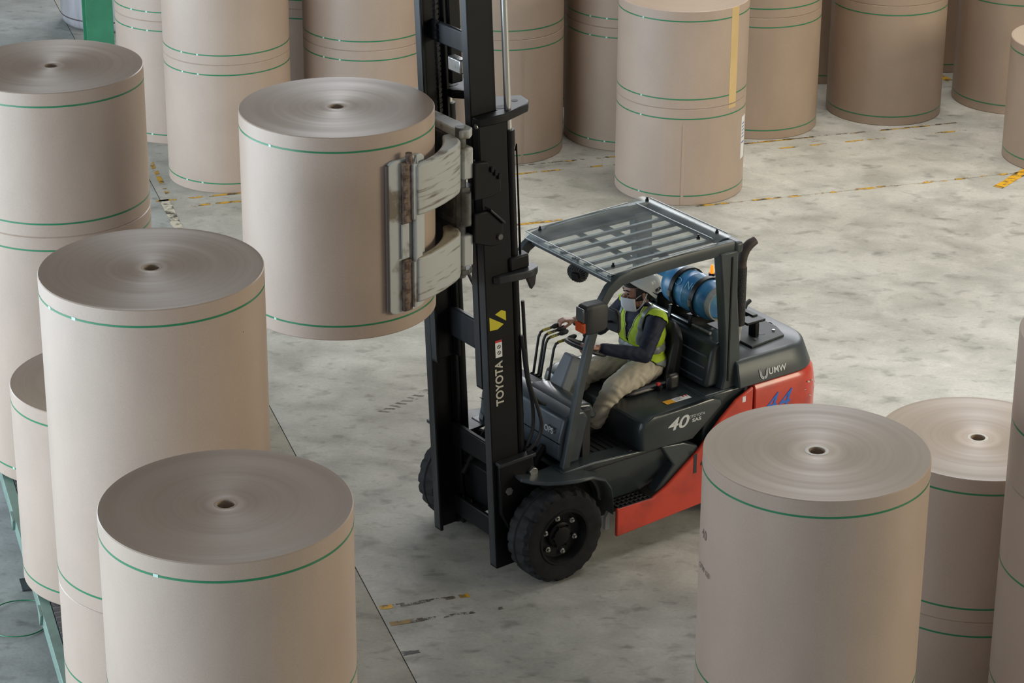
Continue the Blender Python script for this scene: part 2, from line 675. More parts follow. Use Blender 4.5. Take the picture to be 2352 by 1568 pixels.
M_GREEN = mat('green_column_paint', (0.055, 0.27, 0.145), 0.42, var=0.10, scale=5)
cb_ = MB()
Mc = Matrix.Translation((-4.80, 29.25, 0)) @ Matrix.Rotation(GA, 4, 'Z')
w2, d2, t2 = 0.155, 0.16, 0.022
cb_.prism([(-w2, -d2), (w2, -d2), (w2, -d2 + t2), (t2 / 2, -d2 + t2), (t2 / 2, d2 - t2), (w2, d2 - t2), (w2, d2), (-w2, d2),
           (-w2, d2 - t2), (-t2 / 2, d2 - t2), (-t2 / 2, -d2 + t2), (-w2, -d2 + t2)], 'z', 0, 9.0, Mc)
colm = tag(cb_.build('steel_column', M_GREEN, bevel=0.004), 'green painted steel H column standing behind the rolls at far left', 'column', kind='structure')
bp = MB()
bp.box(-0.24, 0.24, -0.25, 0.25, 0, 0.025, Mc)
bp.build('base_plate', M_GREEN, colm, bevel=0.003)

M_WALL = mat('grey_wall_sheet', (0.20, 0.20, 0.19), 0.7, var=0.08, scale=2)
wb_ = MB()
a, b, c, d = G(-12, 48.0), G(40, 48.0), G(40, 48.25), G(-12, 48.25)
wb_.add([a, b, c, d] + [p + Vector((0, 0, 9)) for p in (a, b, c, d)],
        [(0, 1, 2, 3), (4, 7, 6, 5), (0, 4, 5, 1), (1, 5, 6, 2), (2, 6, 7, 3), (3, 7, 4, 0)])
tag(wb_.build('wall_back', M_WALL, smooth=False), 'dull grey sheet wall closing the hall behind the roll stacks', 'wall', kind='structure')

# ------------------------------------------------------------------ paper rolls
KR = (0.45, 0.345, 0.275)
M_SIDE = mat_paper_side('kraft_paper_side', KR)
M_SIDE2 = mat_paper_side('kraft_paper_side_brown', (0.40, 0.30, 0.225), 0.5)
M_END = mat_paper_end('kraft_roll_end', (0.40, 0.315, 0.25), 0.065)
M_ENDP = mat_paper_end('kraft_roll_end_pale_core', (0.46, 0.365, 0.275), 0.125, 0.075)
M_CORE = mat('paperboard_core', (0.42, 0.33, 0.25), 0.7, var=0.1, scale=30)
M_COREW = mat('white_paperboard_core', (0.72, 0.68, 0.60), 0.6, var=0.06, scale=30)
M_STRAP = mat('green_strapping', (0.020, 0.205, 0.090), 0.30, spec=0.6)
M_CLIP = mat('clear_strap_tape', (0.55, 0.72, 0.64), 0.18, spec=0.8)
M_FILM = mat('stretch_film', (0.60, 0.58, 0.62), 0.16, metal=0.35, var=0.16, scale=3, bump=0.4, bscale=5, stretch=(3, 3, 0.5), spec=0.9)
M_TAPE = mat('kraft_tape', (0.66, 0.47, 0.22), 0.35, var=0.05, scale=3)
M_WHITE = mat('white_label_paper', (0.80, 0.81, 0.82), 0.5)
M_INK = mat('black_print', (0.03, 0.03, 0.035), 0.6)
M_INKG = mat('grey_stencil_ink', (0.10, 0.08, 0.075), 0.7)
M_STEN = mat('faint_stencil_ink', (0.27, 0.21, 0.17), 0.7)
M_BLUEP = mat('blue_print', (0.05, 0.12, 0.42), 0.5)


def roll_body_mesh(Rr, h, rc, seed):
    rnd = random.Random(seed)
    prof = []
    # bottom end (plain), outer wall with a softened rim, then the slightly uneven windings of the top end
    prof += [(rc, 0.004), (Rr - 0.02, 0.0), (Rr - 0.006, 0.0), (Rr, 0.007), (Rr, h - 0.006), (Rr - 0.005, h - 0.0002)]
    nside = 4
    rads = np.linspace(Rr - 0.02, rc + 0.004, 30)
    z = h
    for r in rads:
        z = h + rnd.uniform(-0.0010, 0.0) + 0.0008 * math.sin(r * 31 + seed)
        prof.append((r, min(z, h - 0.0002)))
    prof.append((rc, h - 0.001))
    b = MB()
    b.lathe(prof, 128)
    # material index: 0 side, 1 ends
    m = len(prof) - 1
    for i in range(len(b.f)):
        b.mi[i] = 0 if (i % m) in (2, 3, 4) else 1
    return b


def ring_band(Rr, z, hw, t=0.0012):
    b = MB()
    b.lathe([(Rr - 0.0005, z - hw), (Rr + t, z - hw), (Rr + t, z + hw), (Rr - 0.0005, z + hw)], 128, closed_prof=True)
    return b


def patch(Rr, a0, a1, z0, z1, t=0.0015, n=8):
    """thin sheet lying on the roll's side, angles in radians"""
    b = MB()
    rings = []
    for k in range(n + 1):
        a = a0 + (a1 - a0) * k / n
        c, s = math.cos(a), math.sin(a)
        rings.append([Vector((Rr * c, Rr * s, z0)), Vector(((Rr + t) * c, (Rr + t) * s, z0)),
                      Vector(((Rr + t) * c, (Rr + t) * s, z1)), Vector((Rr * c, Rr * s, z1))])
    b.loft(rings)
    return b


rollseed = [0]


def paper_roll(X, Y, z0, z1, Rr, label, group=None, straps=None, end=None, side=None, clips=(), core=None, film=False, rc=0.048):
    rollseed[0] += 1
    h = z1 - z0
    root = empty('paper_roll', (X, Y, z0), random.uniform(0, 0.0), label, 'paper roll', group)
    bm_ = roll_body_mesh(Rr, h, rc + 0.012, rollseed[0])
    bm_.build('wound_paper', [side or M_SIDE, end or M_END], root, angle=30)
    c = MB()
    c.lathe([(rc, 0.001), (rc + 0.012, 0.001), (rc + 0.012, h - 0.0005), (rc, h - 0.0005)], 32, closed_prof=True)
    co_ = c.build('core_tube', M_CORE, root)
    if core is not None:
        cr = MB(); cr.lathe([(rc + 0.001, h - 0.002), (rc + 0.020, h - 0.002), (rc + 0.020, h + 0.0002), (rc + 0.001, h + 0.0002)], 32, closed_prof=True)
        cr.build('core_rim', core, co_)
    # inside of the core is closed by a plug well below the rim
    for zs in (straps if straps is not None else (0.10, h - 0.10)):
        s = ring_band(Rr, zs, 0.0062)
        so = s.build('strap', M_STRAP, root)
        for a in clips:
            p = patch(Rr + 0.0012, a, a + 0.03, zs - 0.008, zs + 0.008, 0.0008, 2)
            p.build('strap_tape', M_CLIP, so)
    return root


def paper_edge(root, Rr, ang, z0, z1, m=None, wdt=0.05):
    """loose outer sheet edge: a lap ending in a visible vertical step"""
    b = MB()
    rings = []
    for k in range(9):
        a = ang + k * wdt / 8
        t = 0.004 * (1 - k / 8) + 0.0004
        c, s = math.cos(a), math.sin(a)
        rings.append([Vector((Rr * c, Rr * s, z0)), Vector(((Rr + t) * c, (Rr + t) * s, z0)),
                      Vector(((Rr + t) * c, (Rr + t) * s, z1)), Vector((Rr * c, Rr * s, z1))])
    b.loft(rings)
    return b.build('sheet_edge', m or M_SIDE, root)


H1 = 1.330
H2 = 1.96
GB = 'stacked rolls in the far rows'
CA = (-2.25, -1.95)       # where the strap tapes sit, facing the camera


def stack(X, Y, Rr, hs, labels, base=0.0, **k):
    z = base
    out = []
    for h, lb in zip(hs, labels):
        out.append(paper_roll(X, Y, z, z + h, Rr, lb, **k))
        z += h
    return out


stack(-3.572, 26.846, 0.645, (H1, H2), (
    'bottom roll of the far stack beside the green column',
    'upper roll of the far stack beside the green column'), group=GB, clips=CA)
stack(-2.882, 25.337, 0.632, (H1, H2), (
    'bottom roll of the pale far stack left of the lifted roll, above faded yellow lines',
    'upper roll of the pale far stack between the green column and the lifted roll'), group=GB, clips=CA)
s4 = stack(-1.514, 25.854, 0.640, (H1, H2), (
    'bottom roll of the far stack right behind the lifted roll',
    'upper roll of the far stack right behind the lifted roll'), group=GB, clips=CA)
s5 = stack(-0.104, 26.229, 0.622, (H1, H2), (
    'bottom roll of the far stack just right of the black mast',
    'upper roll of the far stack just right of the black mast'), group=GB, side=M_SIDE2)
paper_edge(s5[0], 0.622, -1.27, 0.02, 1.21, M_SIDE2)
s6 = stack(1.186, 26.696, 0.645, (H1, H2), (
    'bottom roll of the shaded stack half hidden behind the two-roll stack with a tape strip',
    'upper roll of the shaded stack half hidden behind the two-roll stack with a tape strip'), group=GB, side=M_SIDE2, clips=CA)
sg = stack(1.677, 25.075, 0.647, (0.998, 0.987), (
    'lower roll with white label, standing in front of the far row behind the forklift',
    'upper roll with yellow tape strip, in front of the far row behind the forklift'), clips=(-2.3,))
paper_edge(sg[0], 0.647, -1.60, 0.01, 0.85)
patch(0.647, -0.83, -0.66, 0.008, 0.98, 0.0015).build('tape_strip', M_TAPE, sg[1])
patch(0.647, -0.83, -0.66, 0.955, 0.991, 0.0016).build('tape_strip_end', M_TAPE, sg[0])
lab = patch(0.647, -0.42, -0.24, 0.36, 0.80, 0.0015).build('white_label', M_WHITE, sg[0])
patch(0.6486, -0.40, -0.27, 0.52, 0.535, 0.0006, 3).build('label_rule', M_BLUEP, lab)
for k in range(5):
    patch(0.6486, -0.40, -0.28 - 0.01 * (k % 2), 0.58 + 0.035 * k, 0.59 + 0.035 * k, 0.0006, 3).build('label_print', M_BLUEP, lab)
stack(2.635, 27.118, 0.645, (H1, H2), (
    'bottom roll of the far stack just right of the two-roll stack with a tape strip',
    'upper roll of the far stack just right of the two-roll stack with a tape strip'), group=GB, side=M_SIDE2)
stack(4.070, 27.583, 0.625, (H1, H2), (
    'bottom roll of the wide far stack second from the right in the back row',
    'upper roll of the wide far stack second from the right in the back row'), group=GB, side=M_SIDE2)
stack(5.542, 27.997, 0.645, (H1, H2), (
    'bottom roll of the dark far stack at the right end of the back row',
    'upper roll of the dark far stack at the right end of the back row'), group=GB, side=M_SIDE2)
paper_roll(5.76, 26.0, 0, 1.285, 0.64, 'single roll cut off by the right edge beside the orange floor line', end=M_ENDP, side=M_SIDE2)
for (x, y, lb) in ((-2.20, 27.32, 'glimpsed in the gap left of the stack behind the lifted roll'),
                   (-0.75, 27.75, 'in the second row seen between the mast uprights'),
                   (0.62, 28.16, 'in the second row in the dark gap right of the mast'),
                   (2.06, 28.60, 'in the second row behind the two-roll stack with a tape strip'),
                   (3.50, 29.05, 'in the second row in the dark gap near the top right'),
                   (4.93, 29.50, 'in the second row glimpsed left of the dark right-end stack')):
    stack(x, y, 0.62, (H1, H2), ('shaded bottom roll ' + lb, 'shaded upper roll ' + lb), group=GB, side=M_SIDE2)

# film-wrapped roll behind the column
fr = empty('wrapped_roll', (-4.86, 30.86, 0), 0, 'silvery film-wrapped roll behind the green column', 'wrapped roll')
b = MB()
pf = [(0.05, 0.0), (0.55, 0.0), (0.60, 0.02), (0.635, 0.06)] + [(0.64 + 0.004 * math.sin(k * 1.9), 0.1 + k * 0.1) for k in range(12)] + \
     [(0.62, 1.29), (0.55, 1.315), (0.05, 1.32)]
b.lathe(pf, 96)
b.build('film_wrap', M_FILM, fr)
b = MB(); b.lathe([(0.038, 0.003), (0.05, 0.003), (0.05, 1.325), (0.038, 1.325)], 24, closed_prof=True)
b.build('core_tube', M_CORE, fr)
ring_band(0.641, 0.14, 0.008).build('strap', M_INKG, fr)
patch(0.642, -2.85, -2.75, 0.42, 0.62, 0.002).build('brown_sticker', M_TAPE, fr)

# rolls standing on the conveyor at left
CZ = 0.42
A1, A2 = stack(-3.286, 17.886, 0.648, (1.96, 1.062), (
    'tall pale roll on the conveyor at the left edge, under the shorter top roll',
    'roll with dark core hole on top of the stack at the upper left corner'), base=CZ, clips=(-2.2,))
paper_roll(-2.71, 16.03, CZ, 1.85, 0.643, 'lower single roll on the conveyor squeezed behind the tallest left roll', clips=())
B1, B2 = stack(-2.084, 14.068, 0.650, (1.04, 1.96), (
    'bottom roll on the conveyor beneath the tall roll in the left foreground',
    'tall roll on top of its stack in the left foreground with a dark speck'), base=CZ, clips=())
for ch in list(B1.children):
    if ch.name.startswith('strap') and max(v.co.z for v in ch.data.vertices) > 0.7:
        bpy.data.objects.remove(ch, do_unlink=True)
for ch in list(B1.children):
    if ch.name.startswith('strap'):
        ch.location.z = 0.39
C1, C2 = stack(-1.452, 11.934, 0.650, (1.51, 1.045), (
    'bottom roll hidden beneath the nearest bottom-left roll',
    'nearest roll at bottom left with brown end and bare core'), base=CZ, clips=())
for root, zs, aa in ((B2, 1.86, (-2.55, -2.2)), (C2, 0.945, (-2.05,))):
    for ch in root.children:
        if ch.name.startswith('strap'):
            for a in aa:
                p = patch(0.6512, a, a + 0.045, -0.009, 0.009, 0.001, 2)
                if abs(max(v.co.z for v in ch.data.vertices) - zs) < 0.05:
                    o = p.build('strap_tape', M_CLIP, ch)
                    o.location = (0, 0, zs)
patch(0.650, -0.55, -0.545, 1.70, 1.705, 0.001, 1).build('dark_speck', M_INK, B2)

# right foreground
D1, D2 = stack(1.741, 13.489, 0.648, (1.08, 1.472), (
    'bottom roll under the nearest right-hand roll',
    'nearest roll at lower right hiding the truck tail, green strap below its rim'), end=M_ENDP, core=M_COREW, clips=())
text_part('stencil_print', '40', 0.085, M_STEN, D2, (0.648 * math.cos(-2.93) * 1.003, 0.648 * math.sin(-2.93) * 1.003, 1.0),
          (-math.sin(-2.93), math.cos(-2.93), 0), (0, 0, 1), 0.0008)
text_part('stencil_print', 'GPW 130', 0.045, M_STEN, D2, (0.648 * math.cos(-2.90) * 1.004, 0.648 * math.sin(-2.90) * 1.004, 0.78),
          (-math.sin(-2.90), math.cos(-2.90), 0), (0, 0, 1), 0.0008)
stack(3.053, 15.532, 0.648, (0.652, 1.025), (
    'short bottom roll of the stack behind the nearest right-hand roll',
    'roll with pale rings around its core, behind the nearest right-hand roll'), end=M_ENDP, core=M_COREW)
paper_roll(3.664, 14.33, 0, 1.96, 0.642, 'tall bottom roll of the stack at the right edge', straps=(1.40, 0.6))
paper_roll(3.664, 14.33, 1.96, 2.92, 0.642, 'upper roll of the stack cut off by the right edge', straps=(0.39,), end=M_ENDP)

# the lifted roll
HELD = paper_roll(-1.1576, 16.3757, 2.25, 3.645, 0.642, 'roll lifted off the floor in the white clamp of the forklift', clips=(-2.25,))

# ------------------------------------------------------------------ roller conveyor at left
CVD = Vector((0.297, -0.955, 0)).normalized()
CVN = Vector((CVD.y, -CVD.x, 0))          # towards the left
conv = empty('roller_conveyor', (-3.286, 17.886, 0), math.atan2(CVD.y, CVD.x), 'green steel roller conveyor carrying the rolls along the left edge', 'conveyor')
# local frame: x along the run (towards the camera), y to the right-hand side of the run -> left edge of the picture is -y
M_CGREEN = mat('conveyor_green', (0.165, 0.255, 0.21), 0.45, var=0.14, scale=6, col2=(0.13, 0.18, 0.155), contrast=(0.3, 0.55))
M_ROLLER = mat('dull_steel_roller', (0.20, 0.20, 0.21), 0.38, metal=0.7, var=0.2, scale=12)
M_DARK = mat('dark_steel', (0.05, 0.055, 0.055), 0.5)
for s in (-1, 1):
    b = MB()
    y0, y1 = s * 0.52, s * 0.59
    prof = [(y0, 0.40), (y1, 0.40), (y1, 0.27), (y0, 0.27), (y0, 0.285), (y1 - s * 0.012, 0.285), (y1 - s * 0.012, 0.388), (y0, 0.388)]
    b.prism(prof, 'x', -1.2, 8.0)
    rail = b.build('side_rail', M_CGREEN, conv, bevel=0.003)
    for k in range(6):
        g_ = MB()
        x = -0.6 + k * 1.45
        g_.prism([(x, 0.40), (x + 0.16, 0.40), (x + 0.08, 0.285)], 'y', y1, y1 + s * 0.02)
        g_.build('gusset', M_CGREEN, rail, bevel=0.002)
rb = MB(); rb.tube([(0, -0.515, 0), (0, 0.515, 0)], 0.03, 12)
roller0 = rb.build('roller', M_ROLLER, conv, loc=(-1.1, 0, 0.39))
for k in range(1, 130):
    copy_obj(roller0, conv, (-1.1 + k * 0.07, 0, 0.39))
for k in range(5):
    for s in (-1, 1):
        b = MB()
        x = -0.8 + k * 2.05
        b.box(x - 0.04, x + 0.04, s * 0.53 - 0.03, s * 0.53 + 0.03, 0.012, 0.275)
        lg = b.build('leg', M_CGREEN, conv, bevel=0.003)
        b = MB(); b.box(x - 0.09, x + 0.09, s * 0.53 - 0.08, s * 0.53 + 0.08, 0, 0.012)
        b.build('foot_plate', M_DARK, lg, bevel=0.002)
# rings of dropped strapping on the floor beside the conveyor
b = MB()
c0 = Vector((-3.42, 16.02, 0))
pts = [c0 + Vector((0.22 * math.cos(a), 0.27 * math.sin(a), 0.012 + 0.006 * math.sin(3 * a))) for a in (2 * PI * k / 40 for k in range(41))]
b.tube(pts, 0.0045, 6)
tag(b.build('strapping_loop', M_STRAP), 'loose loop of green strapping lying on the floor beside the conveyor', 'strapping')
# ------------------------------------------------------------------ forklift truck
# local frame: x forward, y to the driver's left (the side facing the camera), z up; origin under the front axle
HEAD = R(215.5)
FO = Vector((-0.0555, 17.1619, 0.0))
FL = empty('forklift', FO, HEAD, 'red and charcoal forklift truck with tall black mast and white roll clamp', 'forklift')

M_CHAR = mat('charcoal_paint', (0.030, 0.040, 0.043), 0.30, var=0.12, scale=5, spec=0.5, coat=0.15)
M_CHARL = mat('charcoal_panel_dusty', (0.042, 0.053, 0.057), 0.42, var=0.22, scale=4)
M_COWL = mat('blue_grey_panel', (0.034, 0.046, 0.058), 0.36, var=0.2, scale=5)
M_RED = mat('scuffed_red_paint', (0.56, 0.046, 0.021), 0.30, col2=(0.31, 0.026, 0.013), scale=3.2, contrast=(0.30, 0.50), coat=0.2)
M_BLK = mat('mast_black', (0.0045, 0.0048, 0.0055), 0.48, var=0.2, scale=6, spec=0.28)
M_BLKG = mat('mast_edge_grey', (0.022, 0.024, 0.027), 0.40, var=0.3, scale=14, stretch=(1, 1, 0.15))
M_MATB = mat('matt_black_plastic', (0.014, 0.014, 0.015), 0.55, bump=0.05, bscale=90)
M_RUB = mat('tyre_rubber', (0.015, 0.015, 0.016), 0.75, var=0.3, scale=9, bump=0.15, bscale=30, spec=0.3)
M_SEAT = mat('black_vinyl', (0.016, 0.016, 0.017), 0.38, bump=0.06, bscale=60)
M_CHROME = mat('chrome_rod', (0.72, 0.72, 0.70), 0.22, metal=0.85)
M_STEEL = mat('bare_steel', (0.42, 0.42, 0.41), 0.35, metal=0.9, var=0.15, scale=30)
M_WHP = mat('chipped_white_paint', (0.50, 0.52, 0.51), 0.5, col2=(0.20, 0.17, 0.13), scale=7.0, contrast=(0.33, 0.46), bump=0.08, bscale=25)
M_WHP2 = mat('scraped_white_paint', (0.46, 0.47, 0.45), 0.5, col2=(0.17, 0.15, 0.12), scale=7.0, contrast=(0.32, 0.45), stretch=(0.5, 0.5, 5.0), bump=0.08, bscale=25)
M_TANP = mat('worn_cream_paint', (0.38, 0.33, 0.24), 0.55, col2=(0.15, 0.12, 0.08), scale=8, contrast=(0.3, 0.55))
M_RUST = mat('rusty_hinge', (0.085, 0.050, 0.036), 0.75, col2=(0.22, 0.16, 0.12), scale=22, contrast=(0.40, 0.62), bump=0.2, bscale=40)
M_GREYM = mat('grey_machined', (0.12, 0.12, 0.115), 0.45, var=0.35, scale=12)
M_LETTER = mat('silver_lettering', (0.62, 0.64, 0.64), 0.4)
M_LETTERY = mat('cream_lettering', (0.55, 0.53, 0.46), 0.5)
M_BLUEL = mat('blue_numerals', (0.03, 0.16, 0.62), 0.4)
M_YSTRIPE = mat('hazard_yellow', (0.62, 0.55, 0.03), 0.45)
M_YTAPE = mat('dirty_hazard_tape', (0.34, 0.29, 0.03), 0.5, col2=(0.03, 0.03, 0.02), scale=40, contrast=(0.42, 0.5))
M_REDL = mat('label_red', (0.55, 0.03, 0.03), 0.5)
M_ORL = mat('label_orange', (0.75, 0.36, 0.02), 0.5)
M_AMBER = mat('amber_lens', (0.55, 0.065, 0.012), 0.15, spec=0.7)
M_CLENS = mat('clear_lens', (0.10, 0.10, 0.10), 0.12, spec=0.8)
M_BEAC = mat('lit_amber_beacon', (0.9, 0.3, 0.02), 0.3, emit=(1.0, 0.22, 0.01), estr=1.3)
M_TANK = mat('scuffed_blue_paint', (0.030, 0.15, 0.34), 0.32, col2=(0.07, 0.24, 0.40), scale=9, contrast=(0.35, 0.6))
M_TANKR = mat('tank_foot_grey', (0.22, 0.22, 0.20), 0.6, var=0.3, scale=12)
M_EXH = mat('rusted_exhaust', (0.045, 0.032, 0.028), 0.55, var=0.3, scale=15)
M_FOIL = mat('pipe_wrap_grey', (0.42, 0.42, 0.41), 0.55, var=0.25, scale=14)
M_CLEAR = mat_clear('scuffed_polycarbonate', (0.90, 0.93, 0.93), 0.15, (0.40, 0.43, 0.43))
M_RIB = mat('rib_highlight_grey', (0.10, 0.11, 0.13), 0.22, spec=0.7)  # highlights along the ribs put into a lighter, glossier grey
M_CLEARE = mat('polycarbonate_edge', (0.26, 0.28, 0.285), 0.32, spec=0.6)


def P_(name, mb, m, bevel=0.0, parent=None, **k):
    return mb.build(name, m, parent or FL, bevel=bevel, **k)


def rbox(x0, x1, y0, y1, z0, z1):
    return MB().box(x0, x1, y0, y1, z0, z1)


# ---- wheels
def tyre_mesh(Rt, wd):
    b = MB()
    n = 96
    h = wd / 2
    prof = []
    lug = 22
    rings = []
    for k in range(n):
        a = 2 * PI * k / n
        ph = (k * lug / n) % 1.0
        gl = 1.0 if ph < 0.62 else 0.0            # left shoulder block / gap
        gr = 1.0 if (ph + 0.5) % 1.0 < 0.62 else 0.0
        dl, dr = 0.016 * (1 - gl), 0.016 * (1 - gr)
        pr = [(0.205, -h + 0.03), (0.215, -h + 0.012), (Rt * 0.80, -h), (Rt * 0.90, -h + 0.002 + dl * 0.3), (Rt - 0.022 - dl, -h + 0.012 + dl * 0.6),
              (Rt - 0.004 - dl, -h + 0.035), (Rt - dl * 0.9, -h + 0.075), (Rt, -0.012), (Rt - 0.01, 0.0), (Rt, 0.012), (Rt - dr * 0.9, h - 0.075), (Rt - 0.004 - dr, h - 0.035),
              (Rt - 0.022 - dr, h - 0.012 - dr * 0.6), (Rt * 0.90, h - 0.002 - dr * 0.3), (Rt * 0.80, h), (0.215, h - 0.012), (0.205, h - 0.03)]
        rings.append([Vector((r * math.cos(a), y, r * math.sin(a))) for r, y in pr])
    m = len(rings[0])
    vs = [p for r in rings for p in r]
    fs = []
    for k in range(n):
        k2 = (k + 1) % n
        for i in range(m - 1):
            fs.append((k * m + i, k2 * m + i, k2 * m + i + 1, k * m + i + 1))
        fs.append((k * m + m - 1, k2 * m + m - 1, k2 * m, k * m))
    b.add(vs, fs)
    return b


RT = 0.357
for x, Rt, wd, yc in ((-0.045, RT, 0.25, 0.575), (-1.93, 0.30, 0.20, 0.50)):
    for s in (1, -1):
        wname = 'front_wheel' if x > -1 else 'rear_wheel'
        tb = tyre_mesh(Rt, wd)
        if Rt < 0.32:
            tb.v = [(p[0], p[1], p[2]) for p in tb.v]
        wh = P_(wname, tb, M_RUB, angle=28, loc=(x, s * yc, Rt - 0.004))
        r0 = 0.204
        h = wd / 2
        rm = MB()
        rm.lathe([(r0 + 0.010, s * (h - 0.012)), (r0 + 0.004, s * (h - 0.004)), (r0 - 0.008, s * (h - 0.006)), (r0 - 0.018, s * (h - 0.03)), (r0 - 0.03, s * (h - 0.075)), (0.10, s * (h - 0.085)),
                  (0.098, s * (h - 0.06)), (0.085, s * (h - 0.05)), (0.0, s * (h - 0.05))], 48, 'y')
        rm.lathe([(r0 + 0.006, -s * (h - 0.03)), (r0 - 0.03, -s * (h - 0.06)), (0.0, -s * (h - 0.06))], 32, 'y')
        rm.lathe([(r0 + 0.002, -(h - 0.03)), (r0 + 0.002, h - 0.02)], 32, 'y')
        rm.build('rim', M_BLK, wh)
        hb = MB(); hb.lathe([(0.07, s * (h - 0.052)), (0.07, s * (h - 0.035)), (0.055, s * (h - 0.030)), (0.0, s * (h - 0.030))], 24, 'y')
        hb.build('hub_cap', M_BLK, wh)
        for k in range(12):
            a = 2 * PI * k / 12 + 0.1
            nb_ = MB(); nb_.lathe([(0.007, s * (h - 0.05)), (0.007, s * (h - 0.024)), (0, s * (h - 0.023))], 6, 'y', (0.084 * math.cos(a), 0, 0.084 * math.sin(a)))
            if k % 2 == 0:
                nb_.build('hub_bolt', M_BLK, wh)
        for k in range(6):
            a = 2 * PI * k / 6 + 0.35
            nb_ = MB()
            nb_.lathe([(0.021, s * (h - 0.085)), (0.021, s * (h - 0.062)), (0.011, s * (h - 0.060)), (0.011, s * (h - 0.045)), (0.0, s * (h - 0.044))], 8, 'y', (0.137 * math.cos(a), 0, 0.137 * math.sin(a)))
            nb_.build('lug_nut', M_STEEL, wh)
ax = MB(); ax.tube([(-0.045, -0.46, 0.353), (-0.045, 0.46, 0.353)], 0.10, 20)
P_('front_axle', ax, M_BLK)
ax = MB(); ax.tube([(-1.93, -0.41, 0.296), (-1.93, 0.41, 0.296)], 0.07, 16)
P_('rear_axle', ax, M_BLK)

# ---- chassis
b = MB()
b.prism([(-0.25, 0.30), (0.10, 0.30), (0.12, 0.62), (-0.30, 0.74), (-1.8, 0.74), (-1.8, 0.24), (-0.55, 0.24)], 'y', -0.40, 0.40)
P_('chassis', b, M_BLK, 0.01)
side = [(-0.565, 0.175), (-0.565, 0.400), (-0.895, 0.400), (-1.02, 0.46), (-1.30, 0.66), (-1.52, 0.875), (-1.66, 0.99), (-1.82, 1.055), (-1.82, 0.62), (-1.60, 0.60), (-1.58, 0.235)]
for s in (1, -1):
    b = MB()
    b.prism(side, 'y', s * 0.60, s * 0.63)
    sp = P_('red_side_frame', b, M_RED, 0.012, seg=3)
    if s == 1:
        text_part('number_decal', '14', 0.215, M_INK, sp, (-1.335, 0.632, 0.565), (-1, 0, 0), (0, 0, 1), 0.0008, bold=0.004)
        q = MB(); q.box(-1.745, -1.715, 0.63, 0.6315, 0.955, 1.0); q.build('white_sticker', M_WHITE, sp)
    # dark skirt above the step, cut round the wheel arch
    arch = [(-0.045 + 0.43 * math.cos(a), 0.353 + 0.43 * math.sin(a)) for a in np.linspace(R(176), R(88), 14)]
    arch = [p for p in arch]
    poly = [(-0.56, 0.395)] + [(-0.045 - 0.47 * math.cos(a), 0.353 + 0.43 * math.sin(a)) for a in np.linspace(R(12), R(75), 9)] + \
           [(-0.10, 0.80), (-0.39, 0.81), (-0.70, 0.79), (-1.19, 0.755), (-1.30, 0.665), (-1.02, 0.455), (-0.90, 0.405)]
    b = MB(); b.prism(poly, 'y', s * 0.42, s * 0.575)
    b.v = [(p[0], s * (0.585 - (0.80 - p[2]) * 0.28) if abs(p[1]) > 0.5 else p[1], p[2]) for p in b.v]
    P_('side_skirt', b, M_CHAR, 0.015, seg=3)
    b = MB(); b.prism([(-0.98, 0.778), (-1.19, 0.758), (-1.32, 0.70), (-1.36, 0.63), (-1.02, 0.45), (-0.93, 0.42), (-1.10, 0.60)], 'y', s * 0.50, s * 0.602)
    P_('skirt_flare', b, M_CHAR, 0.012, seg=3)
    # perforated step
    b = MB()
    b.box(-0.90, -0.585, s * 0.46, s * 0.625, 0.385, 0.392)
    st = P_('step_plate', b, M_MATB)
    for i in range(8):
        q = MB(); xx = -0.89 + i * 0.041
        q.box(xx, xx + 0.014, s * 0.47, s * 0.622, 0.392, 0.402); q.build('grip_bar', M_MATB, st, bevel=0.002)
    for i in range(4):
        q = MB(); yy = 0.478 + i * 0.044
        q.box(-0.895, -0.59, min(s * yy, s * (yy + 0.012)), max(s * yy, s * (yy + 0.012)), 0.392, 0.401); q.build('grip_bar', M_MATB, st, bevel=0.002)
    # fender over the front wheel
    b = MB()
    rings = []
    pth = [(-0.56, 0.36), (-0.545, 0.48), (-0.50, 0.61), (-0.41, 0.72), (-0.28, 0.785), (-0.14, 0.80), (-0.04, 0.79), (0.05, 0.785), (0.14, 0.80), (0.20, 0.815)]
    for i, (px, pz) in enumerate(pth):
        t = Vector((pth[min(i + 1, 9)][0] - pth[max(i - 1, 0)][0], pth[min(i + 1, 9)][1] - pth[max(i - 1, 0)][1])).normalized()
        nx, nz = -t.y, t.x
        yo = (0.58, 0.60, 0.635, 0.68, 0.705, 0.715)[i] if i < 6 else 0.715 - 0.055 * (i - 5)
        yi = 0.42
        rings.append([Vector((px, s * yi, pz)), Vector((px, s * yo, pz - 0.004)), Vector((px - 0 * nx, s * (yo + 0.012), pz - 0.022)), Vector((px - 0.012 * nx, s * yo, pz - 0.03 * nz - 0.004)), Vector((px - 0.02 * nx, s * yi, pz - 0.02 * nz))])
    b.loft(rings)
    P_('fender', b, M_CHARL, 0.004)
    # mud flap behind the wheel
    b = MB(); b.prism([(-0.575, 0.20), (-0.575, 0.36), (-0.54, 0.30), (-0.535, 0.20)], 'y', s * 0.50, s * 0.53)
    P_('reflector_flap', b, M_LETTER)

# ---- floor, mat
b = MB(); b.box(-1.12, -0.16, -0.575, 0.575, 0.745, 0.785)
P_('floor_plate', b, M_MATB, 0.012)
for i in range(9):
    q = MB(); xx = -0.36 - i * 0.055
    q.box(xx - 0.016, xx + 0.016, -0.50, 0.54, 0.785, 0.792)
    P_('mat_rib', q, M_MATB, 0.003)

